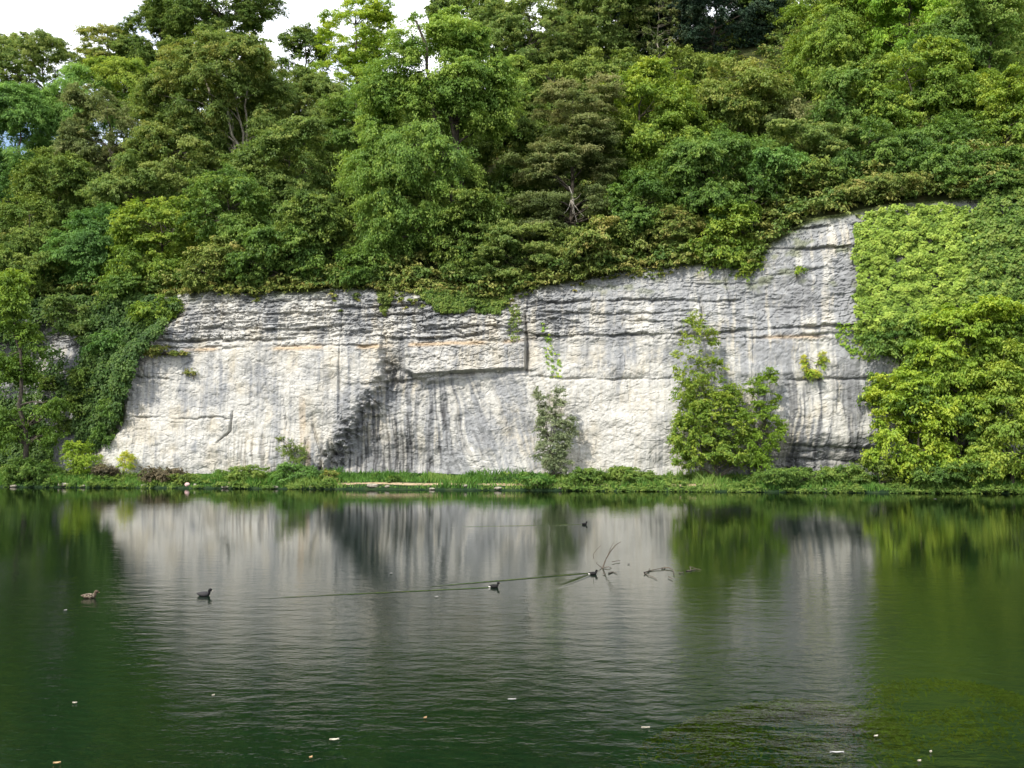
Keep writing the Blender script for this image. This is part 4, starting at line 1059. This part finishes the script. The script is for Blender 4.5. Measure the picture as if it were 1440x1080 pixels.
bird('water_bird', 695, 826, .78, R(16), mb_black, 'black water bird drawing a long thin wake in the middle of the lake', 'water bird', m_billd, True, WB)
bird('water_bird', 834, 808, .78, R(22), mb_black, 'black water bird right beside the twigs that stick out of the lake', 'water bird', m_billd, True, WB)
bird('water_bird', 822, 738, .95, R(35), mb_black, 'farthest and smallest black water bird, alone nearer the cliff', 'water bird', m_billd, False, WB)
bird('duck', 126, 841, 1.05, R(14), mb_brown, 'mottled brown duck near the left side of the lake', 'duck', m_billd)

# ------------------------------------------------------------------ branch in the water, floating leaves
def wpt(px, py, Y): return P(px, py, Y)
b0 = Pz(848, 799); Yb = b0[1]
root = empty('sunken_branch', tuple(b0), 'dead twigs of a sunken branch sticking up out of the lake beside a black bird', 'branch')
def twig_set(root, name, paths, mat):
    t = Tubes(); o0 = np.array(root.location)
    for pts, r0, r1 in paths:
        q = np.array(pts) - o0
        k = np.linspace(0, len(q) - 1, len(q) * 3)
        q = np.stack([np.interp(k, np.arange(len(q)), q[:, i]) for i in range(3)], 1)
        t.add(q, np.linspace(r0, r1, len(q)), 5)
    return t.build(name, mat, root)
w = lambda px, py, dY=0: P(px, py, Yb + dY)
twig_set(root, 'stem', [([w(847,800),w(852,786),w(858,776),w(866,766),w(873,762)], .022, .008)], M['twig'])
twig_set(root, 'twig', [([w(854,783),w(859,770),w(863,763)], .012, .005)], M['twig'])
twig_set(root, 'twig', [([w(849,798),w(856,797),w(862,800)], .014, .006)], M['twig'])
twig_set(root, 'twig', [([w(835,786),w(834,780),w(838,774),w(845,767)], .010, .004)], M['twig'])
twig_set(root, 'twig', [([w(848,800),w(842,795),w(838,792),w(841,790)], .012, .006)], M['twig'])
def flat_branch(name, label, cat, paths):
    p0 = Pz(*paths[0][0])
    root = empty(name, tuple(p0), label, cat)
    r = np.random.default_rng(int(paths[0][0][0]))
    for k, pp in enumerate(paths):
        pts = [Pz(a, b_, .01 + .035 * r.uniform(0, 1)) for a, b_ in pp]
        twig_set(root, 'stem' if k == 0 else 'twig', [(pts, .020 if k == 0 else .013, .007)], M['twig'])
    return root
flat_branch('floating_branch', 'dark forked twig floating flat right of the sunken branch', 'branch', [[(906,805),(912,803),(925,800),(931,799)],[(906,805),(911,809),(918,811),(924,815)],[(912,803),(914,799)]])
flat_branch('floating_branch', 'pale-tipped floating twigs at the right end of the drifting debris', 'branch', [[(965,803),(972,802),(978,800),(986,801)],[(972,802),(970,797),(978,799)],[(955,806),(962,804)]])
flat_branch('floating_branch', 'thin arched twigs floating between the forked twig and the pale-tipped ones', 'branch', [[(930,799),(940,798),(947,802),(948,808)],[(935,797),(932,800)],[(940,811),(946,814)]])
flat_branch('floating_branch', 'short floating twigs just right of the dark bird and the sunken branch', 'branch', [[(856,806),(862,804),(868,806)],[(861,790),(866,789),(872,788)],[(848,806),(852,807)]])
lc = {'pale': plain('pale_floating_leaf', (.42,.39,.31), .7), 'brown': plain('tan_floating_leaf', (.40,.27,.13), .7), 'white': plain('white_floating_feather', (.33,.33,.31), .7), 'dark': plain('dark_float', (.02,.018,.014), .6)}
def floating(name, px, py, ln, wd, rot, mat, label, cat, seed):
    r = np.random.default_rng(seed); p = Pz(px, py)
    k = np.linspace(-1, 1, 9); prof = (1 - np.abs(k) ** 1.8) * (1 - .25 * k)
    V, n = [], len(k)
    for s, zz in ((-1, .012), (0, .004), (1, .016)):
        for a, b_ in zip(k, prof): V.append((a * ln * .42, s * b_ * wd * .36, zz + .007 * a * a + .003 * r.uniform()))
    V = np.array(V); top = V + [0, 0, .006]
    Fc = grid_faces(3, n); allV = np.concatenate([V, top]); allF = np.concatenate([Fc[:, ::-1], Fc + len(V)])
    o = obj(name, make_mesh(name, allV, allF, 4, lc[mat], False), None, (p[0], p[1], 0.0)); o.rotation_euler = (0, 0, rot)
    return tag(o, label, cat, 'leaves and feathers adrift on the lake')
for a in [
    ('floating_leaf', 470, 1042, .13, .07, .2, 'pale', 'pale leaf floating at the bottom left of centre, the larger of the two there', 'leaf'),
    ('floating_leaf', 437, 1067, .06, .05, 1.0, 'brown', 'small tan leaf floating just below the larger pale leaf', 'leaf'),
    ('floating_feather', 720, 985, .13, .04, .1, 'white', 'white sliver floating in the middle of the near water', 'feather'),
    ('floating_feather', 1177, 1060, .18, .045, -.05, 'white', 'longest white feather, floating near the bottom right', 'feather'),
    ('floating_leaf', 1232, 1037, .07, .05, .4, 'pale', 'small pale leaf above and right of the longest white feather', 'leaf'),
    ('floating_leaf', 1309, 1059, .05, .04, .7, 'pale', 'pale fleck floating right of the longest white feather', 'leaf'),
    ('floating_leaf', 1293, 1072, .05, .04, .2, 'pale', 'pale fleck nearest the bottom edge at the right', 'leaf'),
    ('floating_leaf', 80, 1075, .09, .06, .3, 'brown', 'tan leaf floating at the very bottom left', 'leaf'),
    ('floating_leaf', 105, 990, .07, .045, .1, 'pale', 'pale leaf floating alone on the dark water at the left', 'leaf'),
    ('floating_leaf', 598, 1011, .07, .05, .9, 'brown', 'dull tan leaf floating right of and above the larger pale leaf', 'leaf'),
    ('floating_leaf', 300, 979, .06, .04, .9, 'pale', 'pale fleck floating below the slate-grey water bird', 'leaf'),
    ('floating_leaf', 92, 859, .08, .05, .9, 'white', 'white fleck floating below the mottled brown duck', 'leaf'),
    ('floating_leaf', 614, 840, .09, .06, .2, 'white', 'white fleck floating on the thin wake left of a black bird', 'leaf'),
    ('floating_leaf', 550, 807, .09, .06, .2, 'white', 'white fleck on the reflection of the cave mouth', 'leaf'),
    ('floating_leaf', 884, 794, .10, .07, .4, 'dark', 'dark round speck floating right of the sunken branch', 'leaf'),
    ('floating_leaf', 908, 1025, .12, .03, .1, 'pale', 'faint pale sliver floating left of the olive water weed', 'leaf'),
    ('floating_leaf', 1315, 702, .22, .14, .1, 'white', 'white fleck near the far bank below the waterside maples', 'leaf'),
]: floating(*a, seed=int(a[1]))

# ------------------------------------------------------------------ light, sky, camera
AZ, EL = R(38), R(44)           # the sun stands to the left behind the camera
to_sun = np.array([-math.sin(AZ) * math.cos(EL), -math.cos(AZ) * math.cos(EL), math.sin(EL)])
from mathutils import Vector
sun = bpy.data.lights.new('sun', 'SUN'); sun.energy = 3.3; sun.angle = R(.6); sun.color = (1.0, .935, .82)
so = bpy.data.objects.new('sun', sun); COL.objects.link(so)
so.rotation_euler = Vector(to_sun).to_track_quat('Z', 'Y').to_euler(); so.location = (-60, -60, 90)
wd = bpy.data.worlds.new('World'); C.world = wd; wd.use_nodes = True
nt = wd.node_tree; N = nt.nodes; L = nt.links
for n_ in list(N): N.remove(n_)
out = N.new('ShaderNodeOutputWorld'); bg = N.new('ShaderNodeBackground'); bg.inputs['Strength'].default_value = .15
sky = N.new('ShaderNodeTexSky'); sky.sky_type = 'NISHITA'; sky.sun_disc = False
sky.sun_elevation = EL; sky.sun_rotation = math.atan2(to_sun[0], to_sun[1]); sky.air_density = 1.0; sky.dust_density = 1.5
tc = N.new('ShaderNodeTexCoord')
mp = N.new('ShaderNodeMapping'); mp.inputs['Scale'].default_value = (1, 1, 2.2); L.new(tc.outputs['Generated'], mp.inputs[0])
no = N.new('ShaderNodeTexNoise'); no.inputs['Scale'].default_value = 2.6; no.inputs['Detail'].default_value = 7; no.inputs['Roughness'].default_value = .55
L.new(mp.outputs[0], no.inputs['Vector'])
mr = N.new('ShaderNodeMapRange'); mr.interpolation_type = 'SMOOTHSTEP'; mr.inputs[1].default_value = .37; mr.inputs[2].default_value = .56
L.new(no.outputs['Fac'], mr.inputs[0])
mx = N.new('ShaderNodeMix'); mx.data_type = 'RGBA'; mx.inputs[7].default_value = (10.0, 10.2, 10.5, 1)
L.new(mr.outputs[0], mx.inputs[0]); L.new(sky.outputs[0], mx.inputs[6]); L.new(mx.outputs[2], bg.inputs[0]); L.new(bg.outputs[0], out.inputs[0])

cam = bpy.data.cameras.new('camera'); co = bpy.data.objects.new('camera', cam); COL.objects.link(co)
co.location = (0, 0, CAMZ); co.rotation_euler = (R(90) + PITCH, 0, 0)
cam.sensor_width = 36; cam.lens = 36 * F / 1440; cam.clip_end = 3000; cam.clip_start = .1
C.camera = co
C.view_settings.view_transform = 'Standard'; C.view_settings.look = 'None'; C.view_settings.exposure = .60
C.view_settings.gamma = 1; C.view_settings.use_curve_mapping = False
C.render.engine = 'CYCLES'
cy = C.cycles
cy.max_bounces = 7; cy.diffuse_bounces = 4; cy.glossy_bounces = 2; cy.transmission_bounces = 3; cy.transparent_max_bounces = 6
cy.use_denoising = True; cy.denoiser = 'OPENIMAGEDENOISE'; cy.denoising_input_passes = 'RGB_ALBEDO_NORMAL'; cy.caustics_reflective = False; cy.caustics_refractive = False; cy.sample_clamp_indirect = 6
